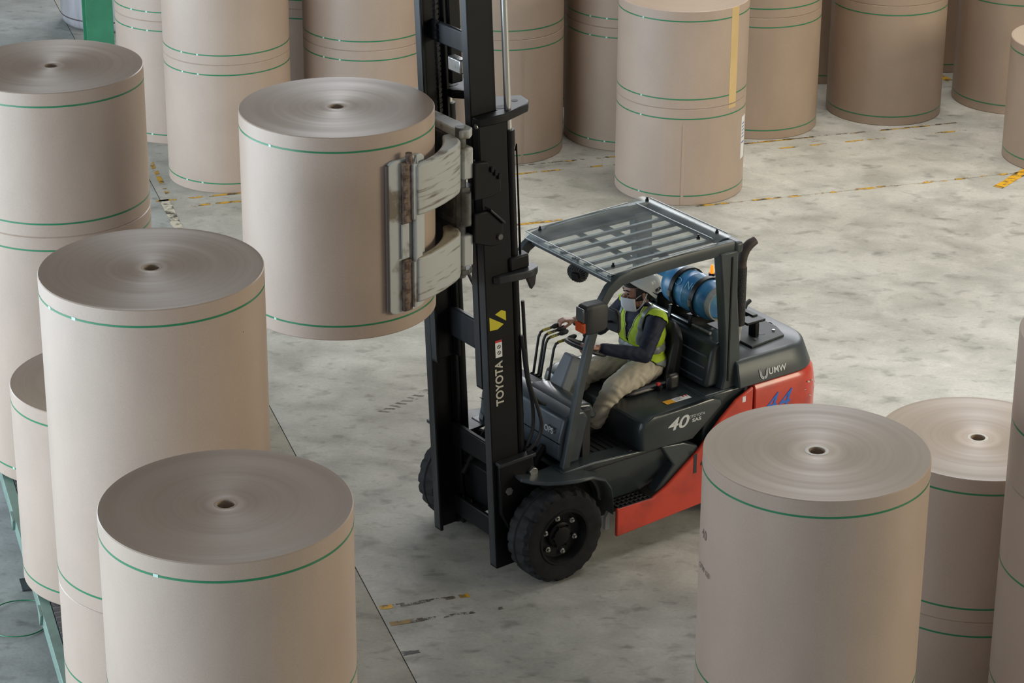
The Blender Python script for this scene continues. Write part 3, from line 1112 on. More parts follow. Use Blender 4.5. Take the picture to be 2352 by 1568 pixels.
# ---- front cowl and dash
b = MB()
b.prism([(-0.13, 0.86), (-0.20, 0.80), (-0.32, 0.80), (-0.40, 1.13), (-0.36, 1.19), (-0.27, 1.20), (-0.185, 1.16), (-0.145, 1.02)], 'y', -0.50, 0.49)
cw_ = P_('front_cowl', b, M_COWL, 0.02, seg=3)
text_part('cowl_lettering', 'OPS', 0.060, M_LETTER, cw_, (-0.136, 0.36, 1.055), (0, 1, 0), (-0.10, 0, 1), 0.001, bold=0.0015)
q = MB(); q.prism([(-0.141, 0.98), (-0.134, 0.98), (-0.134, 0.984), (-0.141, 0.984)], 'y', -0.5, 0.49); q.build('cowl_seam', M_BLK, cw_)
b = MB()
b.prism([(-0.27, 1.19), (-0.40, 1.10), (-0.50, 1.06), (-0.53, 1.09), (-0.47, 1.19), (-0.33, 1.215)], 'y', -0.10, 0.42)
P_('dash_top', b, M_CHAR, 0.02, seg=3)
b = MB(); b.box(-0.44, -0.36, -0.46, 0.46, 0.785, 1.18)
P_('dash_back_panel', b, M_MATB, 0.01)
# linkage behind the mast below the cowl
for yy in (0.30, -0.30):
    b = MB(); b.tube([(0.15, yy, 0.52), (-0.14, yy, 0.90)], 0.032, 14); b.tube([(0.10, yy, 0.585), (-0.02, yy, 0.74)], 0.045, 14)
    P_('tilt_cylinder', b, M_BLK)
b = MB(); b.tube([(0.05, 0.40, 0.80), (0.05, 0.45, 0.80)], 0.035, 14)
P_('pivot_pin', b, M_STEEL, 0.004)

# ---- steering column, wheel, levers
b = MB()
b.loft([[Vector((-0.43, -0.08, 1.14)), Vector((-0.43, 0.08, 1.14)), Vector((-0.52, 0.09, 1.12)), Vector((-0.52, -0.09, 1.12))],
        [Vector((-0.575, -0.055, 1.405)), Vector((-0.575, 0.055, 1.405)), Vector((-0.66, 0.06, 1.36)), Vector((-0.66, -0.06, 1.36))]])
P_('steering_column', b, mat('grey_column_cover', (0.16, 0.18, 0.205), 0.5), 0.015, seg=3)
sw_c, sw_n = Vector((-0.705, 0.03, 1.435)), Vector((-0.42, 0.0, 0.91)).normalized()
SWR = 0.152
sx = Vector((0, 1, 0)); sy = sw_n.cross(sx).normalized()
b = MB()
b.tube([sw_c + SWR * (math.cos(a) * sx + math.sin(a) * sy) for a in (2 * PI * k / 40 for k in range(41))], 0.014, 10)
swh = P_('steering_wheel', b, M_MATB)
q = MB(); q.tube([sw_c - 0.02 * sw_n, sw_c + 0.02 * sw_n], 0.045, 16); q.build('steering_hub', M_MATB, swh, bevel=0.006)
for a in (R(90), R(210), R(330)):
    q = MB(); d_ = math.cos(a) * sx + math.sin(a) * sy
    q.tube([sw_c + 0.03 * d_, sw_c + 0.148 * d_], [0.014, 0.010], 8); q.build('spoke', M_MATB, swh)
kp = sw_c + 0.14 * (math.cos(R(150)) * sx + math.sin(R(150)) * sy)
q = MB(); q.tube([kp, kp + 0.05 * sw_n], 0.010, 8); q.ball(kp + 0.07 * sw_n, 0.024, n=8); q.build('spinner_knob', M_MATB, swh)
for i, yy in enumerate((-0.36, -0.315, -0.27, -0.185)):
    b = MB()
    x0 = -0.51 - 0.012 * (i % 2)
    top = 1.462 - 0.012 * i
    pts = [(x0, yy, 1.06), (x0 - 0.025, yy, 1.22), (x0 - 0.055, yy, top - 0.05), (x0 - 0.07, yy + 0.005, top - 0.012), (x0 - 0.10, yy + 0.01, top), (x0 - 0.19, yy + 0.02, top + 0.012)]
    b.tube(pts, 0.010, 8)
    lv = P_('control_lever', b, M_MATB)
    q = MB(); q.tube([(x0 - 0.085, yy + 0.008, top - 0.002), (x0 - 0.145, yy + 0.015, top + 0.006)], 0.0112, 8); q.build('lever_tape', M_YTAPE, lv)
    q = MB(); q.tube([(x0 - 0.165, yy + 0.018, top + 0.01), (x0 - 0.185, yy + 0.02, top + 0.012), (x0 - 0.225, yy + 0.024, top + 0.018), (x0 - 0.24, yy + 0.025, top + 0.02)], [0.012, 0.019, 0.019, 0.010], 10); q.build('lever_knob', M_MATB, lv)
    q = MB(); q.lathe([(0.032, 0.0), (0.034, 0.012), (0.024, 0.018), (0.030, 0.03), (0.020, 0.036), (0.025, 0.048), (0.012, 0.06)], 14, 'z', (x0, yy, 1.08)); q.build('lever_boot', M_MATB, lv)
b = MB(); b.box(-0.60, -0.40, -0.46, -0.12, 0.99, 1.085)
P_('lever_console', b, M_CHAR, 0.015)
# bright steel pedal plate seen below the wheel
b = MB(); b.prism([(-0.50, 1.00), (-0.66, 0.90), (-0.655, 0.893), (-0.495, 0.993)], 'y', 0.02, 0.20)
P_('foot_guard_plate', b, M_STEEL, 0.004)
for yy in (0.05, 0.17):
    b = MB(); b.box(-0.50, -0.46, yy, yy + 0.07, 0.86, 0.94); b.tube([(-0.47, yy + 0.035, 0.93), (-0.42, yy + 0.035, 1.05)], 0.01, 8)
    P_('pedal', b, M_MATB, 0.004)

# ---- engine hood under the seat
hood = [(-0.80, 0.775), (-0.775, 0.95), (-0.80, 1.015), (-0.88, 1.040), (-1.30, 1.045), (-1.48, 1.050), (-1.555, 1.02), (-1.57, 0.98), (-1.44, 0.875), (-1.28, 0.755)]
b = MB()
ys = [(-0.60, 0.93), (-0.585, 0.985), (-0.545, 1.0), (0.545, 1.0), (0.585, 0.985), (0.60, 0.93)]
hc = (-1.15, 0.93)
rings = []
for yv, sc in ((-0.605, 0.90), (-0.598, 0.955), (-0.565, 0.99), (-0.50, 1.0), (0.50, 1.0), (0.565, 0.99), (0.598, 0.955), (0.605, 0.90)):
    rings.append([Vector((hc[0] + (p[0] - hc[0]) * sc, yv, hc[1] + (p[1] - hc[1]) * sc)) for p in hood])
b.loft(rings)
hd = P_('engine_hood', b, M_CHAR, 0.010, seg=2, angle=50)
text_part('capacity_numeral', '40', 0.130, M_LETTER, hd, (-1.120, 0.6065, 0.928), (-1, 0, 0), (0, 0, 1), 0.0012, shear=0.25, bold=0.002, xs=1.45)
text_part('maker_lettering', 'TOYOTA', 0.030, M_LETTER, hd, (-1.315, 0.6065, 0.952), (-1, 0, 0), (0, 0, 1), 0.0008)
text_part('system_lettering', 'SAS', 0.036, M_LETTER, hd, (-1.300, 0.6065, 0.918), (-1, 0, 0), (0, 0, 1), 0.0008, bold=0.001, xs=1.5)
q = MB(); q.tube([(-1.242 + 0.013 * math.cos(a), 0.6068, 0.953 + 0.009 * math.sin(a)) for a in (2 * PI * k / 20 for k in range(21))], 0.0018, 5); q.build('maker_emblem', M_LETTER, hd)
q = MB(); q.box(-1.185, -1.105, 0.44, 0.50, 1.0465, 1.0475); q.build('orange_label', M_ORL, hd)
q = MB(); q.box(-1.270, -1.188, 0.44, 0.50, 1.0465, 1.0475); lw = q.build('white_label', M_WHITE, hd)
for k in range(3):
    q = MB(); q.box(-1.262, -1.196, 0.45 + 0.014 * k, 0.456 + 0.014 * k, 1.0474, 1.0478); q.build('label_print', M_INKG, lw)
q = MB(); q.box(-1.335, -1.273, 0.44, 0.50, 1.0465, 1.0475); lw = q.build('white_label', M_WHITE, hd)
for k in range(2):
    q = MB(); q.prism([(-1.280 - 0.028 * k, 0.44), (-1.302 - 0.028 * k, 0.44), (-1.291 - 0.028 * k, 0.475)], 'z', 1.0473, 1.0478); q.build('warning_triangle', M_REDL, lw)

# ---- seat
b = MB()
rings = []
for xx, sc in ((-0.93, 0.86), (-0.95, 0.97), (-1.0, 1.0), (-1.36, 1.0), (-1.40, 0.95)):
    rings.append([Vector((xx, y * sc, z)) for y, z in ((-0.25, 1.045), (-0.255, 1.07), (-0.22, 1.095), (-0.15, 1.085), (0.15, 1.085), (0.22, 1.095), (0.255, 1.07), (0.25, 1.045))])
b.loft(rings)
P_('seat_cushion', b, M_SEAT, 0.012, seg=2)
b = MB()
rings = []
for t in np.linspace(0, 1, 11):
    z = 1.07 + 0.43 * t
    wv = 0.250 - 0.10 * max(0, (t - 0.62) / 0.38) ** 2
    xb = -1.375 - 0.07 * t
    th_ = (0.085 - 0.03 * t) * (1.0 if t < 0.99 else 0.4)
    rings.append([Vector((xb + th_ * 0.5, y * wv, z)) if abs(y) < 0.7 else Vector((xb + th_ * (0.9 if abs(y) < 0.95 else 0.4), y * wv, z)) for y in (-1, -0.86, -0.55, 0, 0.55, 0.86, 1)] +
                 [Vector((xb - th_ * 0.55, y * wv * 0.97, z)) for y in (1, 0.6, 0, -0.6, -1)])
b.loft(rings)
P_('seat_back', b, M_SEAT, 0.02, seg=3, angle=60)
b = MB(); b.box(-1.36, -1.25, 0.275, 0.335, 1.048, 1.175)
P_('seat_side_wing', b, M_SEAT, 0.03, seg=3)
b = MB(); b.tube([(-1.22, 0.265, 1.046), (-1.21, 0.28, 1.08), (-1.195, 0.285, 1.105)], 0.020, 8)
bk = P_('belt_buckle', b, M_MATB)
q = MB(); q.box(-1.205, -1.175, 0.275, 0.297, 1.10, 1.122); q.build('buckle_button', M_REDL, bk, bevel=0.003)

# ---- rear hood wall behind the seat
b = MB()
rw = [(-1.475, 1.07), (-1.50, 1.20), (-1.53, 1.35), (-1.56, 1.40), (-1.64, 1.415), (-1.76, 1.405), (-1.79, 1.38), (-1.79, 1.07)]
b.prism(rw, 'y', -0.50, 0.485)
rh = P_('rear_hood', b, M_CHAR, 0.025, seg=3)
for z, xx in ((1.30, -1.519), (1.215, -1.502), (1.125, -1.484)):
    q = MB(); q.tube([(xx, -0.44, z), (xx, 0.44, z)], 0.008, 10); q.build('panel_rib', M_RIB, rh)

b = MB(); b.box(-1.83, -1.40, -0.57, 0.57, 0.55, 1.062)
P_('engine_bay_shroud', b, M_CHAR, 0.02, seg=2)

# ---- counterweight: red lower body and charcoal upper cover
def cw_plan(hw, xr, rc, xf=-1.83, n=8):
    pts = [(xf, -hw), ]
    for k in range(n + 1):
        a = R(180 + 90) - R(90) * k / n
        pts.append((xr + rc + rc * math.cos(a), -hw + rc + rc * math.sin(a)))
    for k in range(n + 1):
        a = R(180) - R(90) * k / n
        pts.append((xr + rc + rc * math.cos(a), hw - rc + rc * math.sin(a)))
    pts.append((xf, hw))
    return pts


def cw_loft(levels, xf):
    b = MB()
    b.loft([[Vector((x, y, z)) for x, y in cw_plan(hw, xr, rc, xf)] for z, hw, xr, rc in levels])
    return b


b = cw_loft([(0.24, 0.56, -2.36, 0.26), (0.30, 0.615, -2.50, 0.30), (0.55, 0.63, -2.60, 0.32), (0.90, 0.63, -2.60, 0.32), (1.02, 0.625, -2.575, 0.31), (1.06, 0.60, -2.55, 0.30)], -1.84)
cwt = P_('counterweight', b, M_RED, 0.012, seg=2, angle=40)
text_part('blue_numerals', '44', 0.23, M_BLUEL, cwt, (-2.045, 0.6315, 0.862), (-1, 0, 0), (0, 0, 1), 0.001, shear=0.35, spacing=1.15)
for k in range(9):
    q = MB()
    a = R(100 + 6 * k)
    z = 0.90 + 0.07 * math.sin(k * 2.3)
    px, py = -2.60 + 0.32 + 0.322 * math.cos(a), 0.63 - 0.32 + 0.322 * math.sin(a)
    q.box(-0.012, 0.010 + 0.012 * (k % 3), -0.0008, 0.0008, -0.0025, 0.0025 + 0.006 * (k % 2), Matrix.Translation((px, py, z)) @ Matrix.Rotation(a + R(90), 4, 'Z') @ Matrix.Rotation(0.5 * math.sin(k), 4, 'Y'))
    q.build('paint_scrape', M_LETTERY, cwt)
b = cw_loft([(1.058, 0.612, -2.56, 0.31), (1.10, 0.605, -2.545, 0.31), (1.235, 0.575, -2.50, 0.30), (1.262, 0.545, -2.465, 0.28)], -1.70)
cov = P_('counterweight_cover', b, M_CHARL, 0.010, seg=3, angle=40)
upn = Vector((0, 0.22, 1))
text_part('dealer_lettering', 'UMW', 0.066, M_LETTER, cov, (-2.068, 0.602, 1.125), (-1, 0, 0), (0, -0.22, 1), 0.001, bold=0.0015, spacing=1.05)
cx, cz = -1.935, 1.128
for sgn, rr0 in ((1, 0.034), (-1, 0.034), (1, 0.024), (-1, 0.024)):
    pts2 = [(cx + sgn * rr0 * math.sin(t0), cz - 0.008 - rr0 * math.cos(t0)) for t0 in np.linspace(0.12, PI / 2, 7)] + [(cx + sgn * (rr0 + 0.003), cz + 0.012), (cx + sgn * (rr0 + 0.008), cz + (0.034 if rr0 > 0.03 else 0.026))]
    q = MB(); q.tube([(p[0], 0.6035 - (p[1] - 1.125) * 0.22, p[1]) for p in pts2], [0.0042] * 7 + [0.0038, 0.0015], 6)
    q.build('dealer_emblem_stroke', M_LETTER, cov)
q = MB(); q.tube([(-2.36 + 0.035 * math.cos(a), 0.15 + 0.035 * math.sin(a), 1.263) for a in (2 * PI * k / 24 for k in range(25))], 0.004, 6); q.build('filler_ring', M_CHAR, cov)
b = MB(); b.prism([(-1.95, -0.42), (-2.28, -0.36), (-2.36, -0.22), (-2.36, 0.24), (-2.30, 0.40), (-1.95, 0.44)], 'z', 1.262, 1.280)
tp = P_('radiator_cover', b, mat('matt_charcoal_sheet', (0.035, 0.042, 0.044), 0.62, var=0.25, scale=6), 0.005)
q = MB(); q.prism([(-2.17 + 0.045 * math.cos(a), 0.24 + 0.075 * math.sin(a)) for a in np.linspace(0, 2 * PI, 20, False)], 'z', 1.280, 1.2815); q.build('opening', M_INK, tp)
for (bx_, by_) in ((-2.05, 0.36), (-2.28, 0.30), (-2.28, -0.2)):
    q = MB(); q.tube([(bx_, by_, 1.28), (bx_, by_, 1.29)], 0.012, 8); q.build('cover_bolt', M_STEEL, tp)
# tank-swing bracket standing on the cover
b = MB()
b.box(-2.12, -2.08, 0.24, 0.32, 1.27, 1.39); b.box(-2.18, -2.00, 0.20, 0.32, 1.39, 1.41); b.box(-2.17, -2.12, 0.06, 0.24, 1.385, 1.42); b.tube([(-2.15, 0.10, 1.40), (-2.22, 0.04, 1.42), (-2.27, 0.03, 1.44)], 0.018, 8)
P_('tank_bracket_post', b, M_BLK, 0.006)

# ---- overhead guard
def post_path(s):
    y = s * 0.505
    return [(-0.165, y, 0.755), (-0.225, y, 1.05), (-0.290, y, 1.36), (-0.375, y, 1.70), (-0.430, y, 1.88), (-0.482, y, 2.00), (-0.545, y, 2.085), (-0.63, y, 2.135), (-0.74, y, 2.155), (-0.95, y, 2.165), (-1.30, y, 2.168), (-1.66, y, 2.165)]


pr = [(-0.023, -0.045), (0.023, -0.045), (0.027, -0.040), (0.027, 0.040), (0.023, 0.045), (-0.023, 0.045), (-0.027, 0.040), (-0.027, -0.040)]
for s in (1, -1):
    b = MB(); b.sweep(post_path(s), pr, (0, 1, 0), [0.62, 0.62, 0.62, 0.66, 0.72, 0.80, 0.88, 0.95, 1, 1, 1, 1])
    P_('front_post', b, M_CHARL, angle=40)
    b = MB()
    yi, yo = s * 0.46, s * 0.545
    rings = []
    for (xf, xr, z) in ((-1.53, -1.83, 0.93), (-1.56, -1.80, 0.99), (-1.605, -1.755, 1.15), (-1.60, -1.74, 1.40), (-1.56, -1.70, 1.80), (-1.52, -1.69, 2.14)):
        rings.append([Vector((xf, yi, z)), Vector((xf, yo, z)), Vector((xr, yo, z)), Vector((xr, yi, z))])
    b.loft(rings)
    rp_ = P_('rear_post', b, M_CHARL, 0.012, seg=2)
    q = MB(); q.box(-1.64, -1.628, s * 0.545, s * 0.551, 1.12, 2.1); q.build('post_groove', M_BLK, rp_)
b = MB(); b.box(-1.74, -1.66, -0.545, 0.545, 2.11, 2.20)
P_('rear_rail', b, M_CHARL, 0.025, seg=3)
b = MB(); b.box(-0.62, -0.57, -0.47, 0.47, 2.105, 2.14)
P_('front_rail', b, M_CHARL, 0.01)
# roof bars: lengthwise slats, three cross plates
for k in range(7):
    yy = -0.42 + k * 0.14
    b = MB(); b.box(-1.67, -0.60, yy - 0.016, yy + 0.016, 2.125, 2.150)
    P_('roof_slat', b, M_CHARL, 0.004)
for x0, x1 in ((-1.00, -0.95), (-1.24, -1.17)):
    b = MB(); b.box(x0, x1, -0.48, 0.48, 2.108, 2.125)
    P_('roof_cross_plate', b, M_CHARL, 0.004)
# clear weather cover bolted on top
b = MB()
rings = []
for (x, z) in ((-0.545, 2.150), (-0.555, 2.196), (-0.60, 2.204), (-1.50, 2.222), (-1.56, 2.245), (-1.64, 2.245), (-1.70, 2.225)):
    rings.append([Vector((x, -0.515, z)), Vector((x, 0.515, z)), Vector((x, 0.515, z + 0.005)), Vector((x, -0.515, z + 0.005))])
b.loft(rings)
cvr = P_('clear_roof_cover', b, M_CLEAR, angle=25)
for (x0, y0, z0, x1, y1, z1) in ((-0.545, -0.515, 2.150, -0.545, 0.515, 2.150), (-0.553, -0.515, 2.199, -0.553, 0.515, 2.199), (-0.555, -0.517, 2.200, -1.50, -0.517, 2.225), (-0.555, 0.517, 2.200, -1.50, 0.517, 2.225),
                                 (-1.52, -0.45, 2.234, -1.52, 0.45, 2.234), (-1.66, -0.45, 2.247, -1.66, 0.45, 2.247)):
    q = MB(); q.tube([(x0, y0, z0), (x1, y1, z1)], 0.0045, 6); q.build('cover_edge', M_CLEARE, cvr)
for (x, y, z) in ((-0.64, 0.42, 2.21), (-0.64, -0.46, 2.21), (-1.60, 0.40, 2.25), (-1.60, -0.42, 2.25), (-1.46, 0.36, 2.226)):
    q = MB(); q.tube([(x, y, z - 0.01), (x, y, z + 0.012)], 0.014, 10); q.tube([(x, y, z + 0.01), (x, y, z + 0.028)], 0.008, 8); q.build('cover_bolt', M_BLK, cvr)

# ---- fan under the roof edge
fc = Vector((-0.61, 0.045, 2.045)); fax = Vector((0.80, 0.45, -0.25)).normalized()
Mf = Matrix.Translation(fc) @ fax.to_track_quat('Z', 'Y').to_matrix().to_4x4()
b = MB(); b.lathe([(0.0, -0.05), (0.055, -0.05), (0.075, -0.03), (0.078, 0.0), (0.070, 0.02), (0.035, 0.035), (0.0, 0.038)], 28)
b.v = [tuple(Mf @ Vector(p)) for p in b.v]
fan = P_('cabin_fan', b, M_MATB, angle=25)
for k in range(24):
    a = 2 * PI * k / 24
    q = MB(); q.tube([Mf @ Vector((0.036 * math.cos(a), 0.036 * math.sin(a), 0.037)), Mf @ Vector((0.068 * math.cos(a), 0.068 * math.sin(a), 0.024)), Mf @ Vector((0.080 * math.cos(a), 0.080 * math.sin(a), 0.0))], 0.0028, 5)
    q.build('cage_wire', M_GREYM, fan)
q = MB(); q.box(-0.022, 0.022, -0.03, 0.03, 0.036, 0.062, Mf); q.build('fan_motor', M_MATB, fan, bevel=0.004)
q = MB(); q.tube([fc + Vector((0, 0, 0.06)), fc + Vector((0, 0, 0.11))], 0.012, 8); q.build('fan_stalk', M_MATB, fan)

# ---- lamp cluster and mirror on the near post; mirror image on the far post
for s in (1, -1):
    b = MB()
    rings = []
    for x, sc in ((-0.235, 0.80), (-0.25, 0.95), (-0.30, 1.0), (-0.40, 0.96), (-0.44, 0.80)):
        rings.append([Vector((x, s * (0.59 + y * sc), 1.955 + z * sc)) for y, z in ((-0.055, -0.11), (0.055, -0.11), (0.06, 0.08), (0.045, 0.11), (-0.045, 0.11), (-0.06, 0.08))])
    b.loft(rings)
    lp = P_('lamp_cluster', b, M_MATB, 0.010, seg=2)
    q = MB(); q.box(-0.236, -0.222, s * 0.59 - 0.045, s * 0.59 + 0.045, 1.945, 2.045); q.build('clear_lens', M_CLENS, lp, bevel=0.006)
    q = MB(); q.box(-0.27, -0.220, s * 0.59 - 0.048, s * 0.59 + 0.048, 1.865, 1.94); q.build('amber_lens', M_AMBER, lp, bevel=0.006)
    q = MB(); q.tube([(-0.36, s * 0.56, 1.93), (-0.43, s * 0.51, 1.90)], 0.016, 8); q.build('lamp_arm', M_MATB, lp)
b = MB()
b.prism([(0.46, 1.755), (0.575, 1.765), (0.585, 1.80), (0.58, 1.90), (0.555, 1.93), (0.455, 1.925), (0.445, 1.90), (0.445, 1.78)], 'x', -0.60, -0.57)
mr_ = P_('rear_view_mirror', b, M_MATB, 0.010, seg=3)
q = MB(); q.tube([(-0.575, 0.50, 1.83), (-0.44, 0.505, 1.86)], 0.010, 8); q.build('mirror_arm', M_MATB, mr_)

# ---- beacon, exhaust stack
b = MB(); b.lathe([(0.0, 0.0), (0.025, 0.0), (0.025, 0.02), (0.0, 0.02)], 16, 'z', (-1.93, -0.03, 1.70)); b.tube([(-1.93, -0.03, 1.40), (-1.93, -0.03, 1.70)], 0.010, 8)
bc = P_('beacon', b, M_BLK)
q = MB(); q.lathe([(0.016, 0.02), (0.015, 0.05), (0.009, 0.085), (0.0, 0.09)], 16, 'z', (-1.93, -0.03, 1.70)); q.build('beacon_lens', M_BEAC, bc)
b = MB(); b.tube([(-1.93, 0.27, 1.25), (-1.93, 0.27, 1.34), (-1.945, 0.27, 1.41)], [0.035, 0.04, 0.04], 16)
P_('exhaust_pipe', b, M_FOIL)
b = MB(); b.lathe([(0.030, 0), (0.047, 0), (0.047, 0.46), (0.030, 0.46)], 24, 'z', (-1.955, 0.27, 1.40), closed_prof=True)
exs = P_('exhaust_heat_shield', b, mat('perforated_shield', (0.018, 0.017, 0.016), 0.6, var=0.6, scale=90, bump=0.6, bscale=130))
b = MB(); b.tube([(-1.955, 0.27, 1.84), (-1.955, 0.27, 1.90), (-1.965, 0.27, 1.95), (-1.99, 0.27, 1.995), (-2.03, 0.275, 2.03), (-2.075, 0.28, 2.05)], [0.043, 0.042, 0.042, 0.041, 0.038, 0.032], 18)
P_('exhaust_elbow', b, M_EXH)
# ------------------------------------------------------------------ mast (tilted a little forward), carriage, clamp
TILT = R(2.7)
MX = (0.325, -0.02, 0.075)


def MP(name, mb, m, bevel=0.0, **k):
    return mb.build(name, m, FL, bevel=bevel, loc=MX, rot=(0, TILT, 0), **k)


def chan(b, s, yo, dep, fl, tw, tf, a1, h0, h1):
    """C channel opening inward; yo outer face, front at a1"""
    a0 = a1 - dep
    poly = [(a1, s * yo), (a1, s * (yo - fl)), (a1 - tf, s * (yo - fl)), (a1 - tf, s * (yo - tw)), (a0 + tf, s * (yo - tw)), (a0 + tf, s * (yo - fl)), (a0, s * (yo - fl)), (a0, s * yo)]
    b.prism(poly, 'z', h0, h1)


MH = 3.42
M_CHAIN = mat('oily_chain', (0.03, 0.03, 0.03), 0.3, metal=0.6, var=0.5, scale=60)
for s in (1, -1):
    b = MB(); chan(b, s, 0.40, 0.225, 0.085, 0.028, 0.025, 0.0, 0.0, MH)
    oc = MP('outer_mast_channel', b, M_BLK, 0.006)
    q = MB(); q.box(-0.002, 0.002, s * 0.36 - 0.035, s * 0.36 + 0.035, 0.02, MH - 0.02)
    q.build('lit_front_strip', M_BLKG, oc)  # lit front flange put in as a lighter grey strip
    b = MB(); chan(b, s, 0.318, 0.205, 0.075, 0.024, 0.022, 0.004, 1.40, 5.35)
    ic = MP('inner_mast_channel', b, M_BLK, 0.005)
    q = MB(); q.box(0.0035, 0.0065, s * 0.281 - 0.032, s * 0.281 + 0.032, 1.42, 5.33)
    q.build('lit_front_strip', M_BLKG, ic)  # light on the inner flange, again a lighter grey strip
    # lift cylinder with bright rod behind the channel
    b = MB(); b.tube([(-0.268, s * 0.355, 0.02), (-0.268, s * 0.355, 3.22)], 0.036, 18); b.tube([(-0.268, s * 0.355, 3.16), (-0.268, s * 0.355, 3.28)], 0.043, 18)
    cy = MP('lift_cylinder', b, M_BLK)
    q = MB(); q.tube([(-0.268, s * 0.355, 3.27), (-0.268, s * 0.355, 5.3)], 0.024, 18); q.build('piston_rod', M_CHROME, cy)
    q = MB(); q.tube([(-0.312, s * 0.37, 3.12), (-0.320, s * 0.37, 3.16), (-0.320, s * 0.37, 2.34)], 0.009, 8); q.build('oil_pipe', M_BLK, cy)
    # chain inside the inner channel
    b = MB()
    n = 150
    for k in range(n):
        z = 2.55 + k * 0.0185
        if k % 2 == 0:
            b.box(-0.112, -0.088, s * 0.215 - 0.016, s * 0.215 + 0.016, z, z + 0.024)
        else:
            b.box(-0.110, -0.090, s * 0.215 - 0.010, s * 0.215 + 0.010, z, z + 0.022)
    ch = MP('lift_chain', b, M_CHAIN, smooth=False)
b = MB(); b.box(-0.315, -0.215, -0.385, -0.235, 3.45, 5.3)
MP('hose_guide', b, M_BLK, 0.012)
# cross members
b = MB(); b.box(-0.19, -0.15, -0.38, 0.38, 1.56, 1.79); MP('cross_member', b, M_BLKG, 0.012)
b = MB(); b.box(-0.17, -0.14, -0.34, 0.34, 0.10, 0.26); MP('cross_member', b, M_BLK, 0.01)
b = MB(); b.box(-0.20, -0.16, -0.38, 0.38, 0.66, 0.84); MP('cross_member', b, M_BLK, 0.01)
b = MB(); b.box(-0.14, -0.11, -0.31, 0.31, 3.78, 3.93); MP('inner_cross_member', b, M_BLKG, 0.01)
b = MB(); b.box(-0.13, -0.07, -0.05, 0.10, 3.64, 3.74); MP('chain_anchor', b, M_STEEL, 0.01)
# head tie with rod eyes at the top of the outer mast
for z0, z1, tie in ((MH - 0.055, MH + 0.005, True),):
    for s in (1, -1):
        b = MB()
        b.prism([(0.005, s * 0.405), (-0.10, s * 0.425), (-0.20, s * 0.43), (-0.43, s * 0.36), (-0.48, s * 0.30), (-0.50, s * 0.18), (-0.30, s * 0.06), (-0.19, s * 0.20), (-0.19, s * 0.33), (0.005, s * 0.33)], 'z', z0, z1)
        tb_ = MP('head_tie_bracket', b, M_BLK, 0.010, seg=2)
        q = MB(); q.prism([(-0.40 + 0.022 * math.cos(a), s * 0.25 + 0.022 * math.sin(a)) for a in np.linspace(0, 2 * PI, 14, False)], 'z', z1 - 0.001, z1 + 0.0015); q.build('bolt_hole', M_INK, tb_)
        q = MB(); q.prism([(-0.26 + 0.05 * math.cos(a), s * 0.30 + 0.035 * math.sin(a)) for a in np.linspace(0, 2 * PI, 18, False)], 'z', z1 - 0.001, z1 + 0.0015); q.build('rod_eye', M_INK, tb_)
        q = MB(); q.tube([(0.0, s * 0.38, MH - 0.05), (0.012, s * 0.38, MH - 0.05)], 0.018, 10); q.build('bracket_bolt', M_STEEL, tb_)
    b = MB(); b.box(-0.36, -0.28, -0.10, 0.10, MH - 0.06, MH); MP('head_tie_bar', b, M_BLK, 0.01)
# mid support with clamp around the cylinder
for s in (1, -1):
    b = MB()
    arc = [(-0.30 + 0.13 * math.cos(a), s * (0.40 + 0.085 * math.sin(a))) for a in np.linspace(R(100), R(270), 10)]
    b.prism([(-0.06, s * 0.402), (-0.09, s * 0.44)] + arc + [(-0.19, s * 0.32), (-0.19, s * 0.402)], 'z', 2.215, 2.27)
    ms = MP('mid_support_plate', b, M_BLKG, 0.008)
    q = MB(); q.prism([(-0.20, s * 0.31), (-0.20, s * 0.42), (-0.36, s * 0.42), (-0.37, s * 0.33)], 'z', 2.27, 2.37); q.build('cylinder_clamp', M_BLK, ms, bevel=0.012)
    q = MB(); q.prism([(-0.33, 2.22), (-0.43, 2.22), (-0.41, 2.12), (-0.38, 2.09)], 'y', s * 0.38, s * 0.41); q.build('hose_hook', M_BLKG, ms, bevel=0.004)
    # trunnion plate low on the mast
    b = MB(); b.prism([(-0.03, 0.83), (-0.32, 0.86), (-0.34, 0.60), (-0.24, 0.36), (-0.10, 0.30), (-0.03, 0.45)], 'y', s * 0.40, s * 0.445)
    tp_ = MP('trunnion_plate', b, M_BLK, 0.010)
    q = MB(); q.box(-0.33, -0.02, min(s * 0.40, s * 0.47), max(s * 0.40, s * 0.47), 0.835, 0.862); q.build('top_flange', M_BLKG, tp_, bevel=0.004)
    q = MB(); q.tube([(-0.10, s * 0.44, 0.62), (-0.10, s * 0.455, 0.62)], 0.03, 6); q.build('flange_bolt', M_GREYM, tp_)
# decals on the near channel
q = MB(); q.prism([(-0.015, 1.905), (-0.015, 2.01), (-0.135, 1.925), (-0.085, 1.89)], 'y', 0.4005, 0.4015)
q2 = [(-0.075, 2.028), (-0.115, 2.045), (-0.145, 2.03), (-0.150, 1.97)]
q = MB(); q.prism([(-0.022, 1.875), (-0.022, 1.975), (-0.140, 1.895), (-0.085, 1.868)], 'y', 0.4005, 0.4015)
d1 = MP('hazard_stripe', q, M_YSTRIPE)
q = MB(); q.prism([(-0.070, 1.985), (-0.125, 2.005), (-0.160, 1.985), (-0.160, 1.915)], 'y', 0.4005, 0.4015)
MP('hazard_stripe', q, M_YSTRIPE)
q = MB(); q.box(-0.118, -0.062, 0.4005, 0.4015, 1.655, 1.775)
d1 = MP('warning_sticker', q, M_WHITE)
q = MB(); q.box(-0.118, -0.062, 0.4014, 0.4020, 1.768, 1.785); q.build('sticker_header', M_REDL, d1)
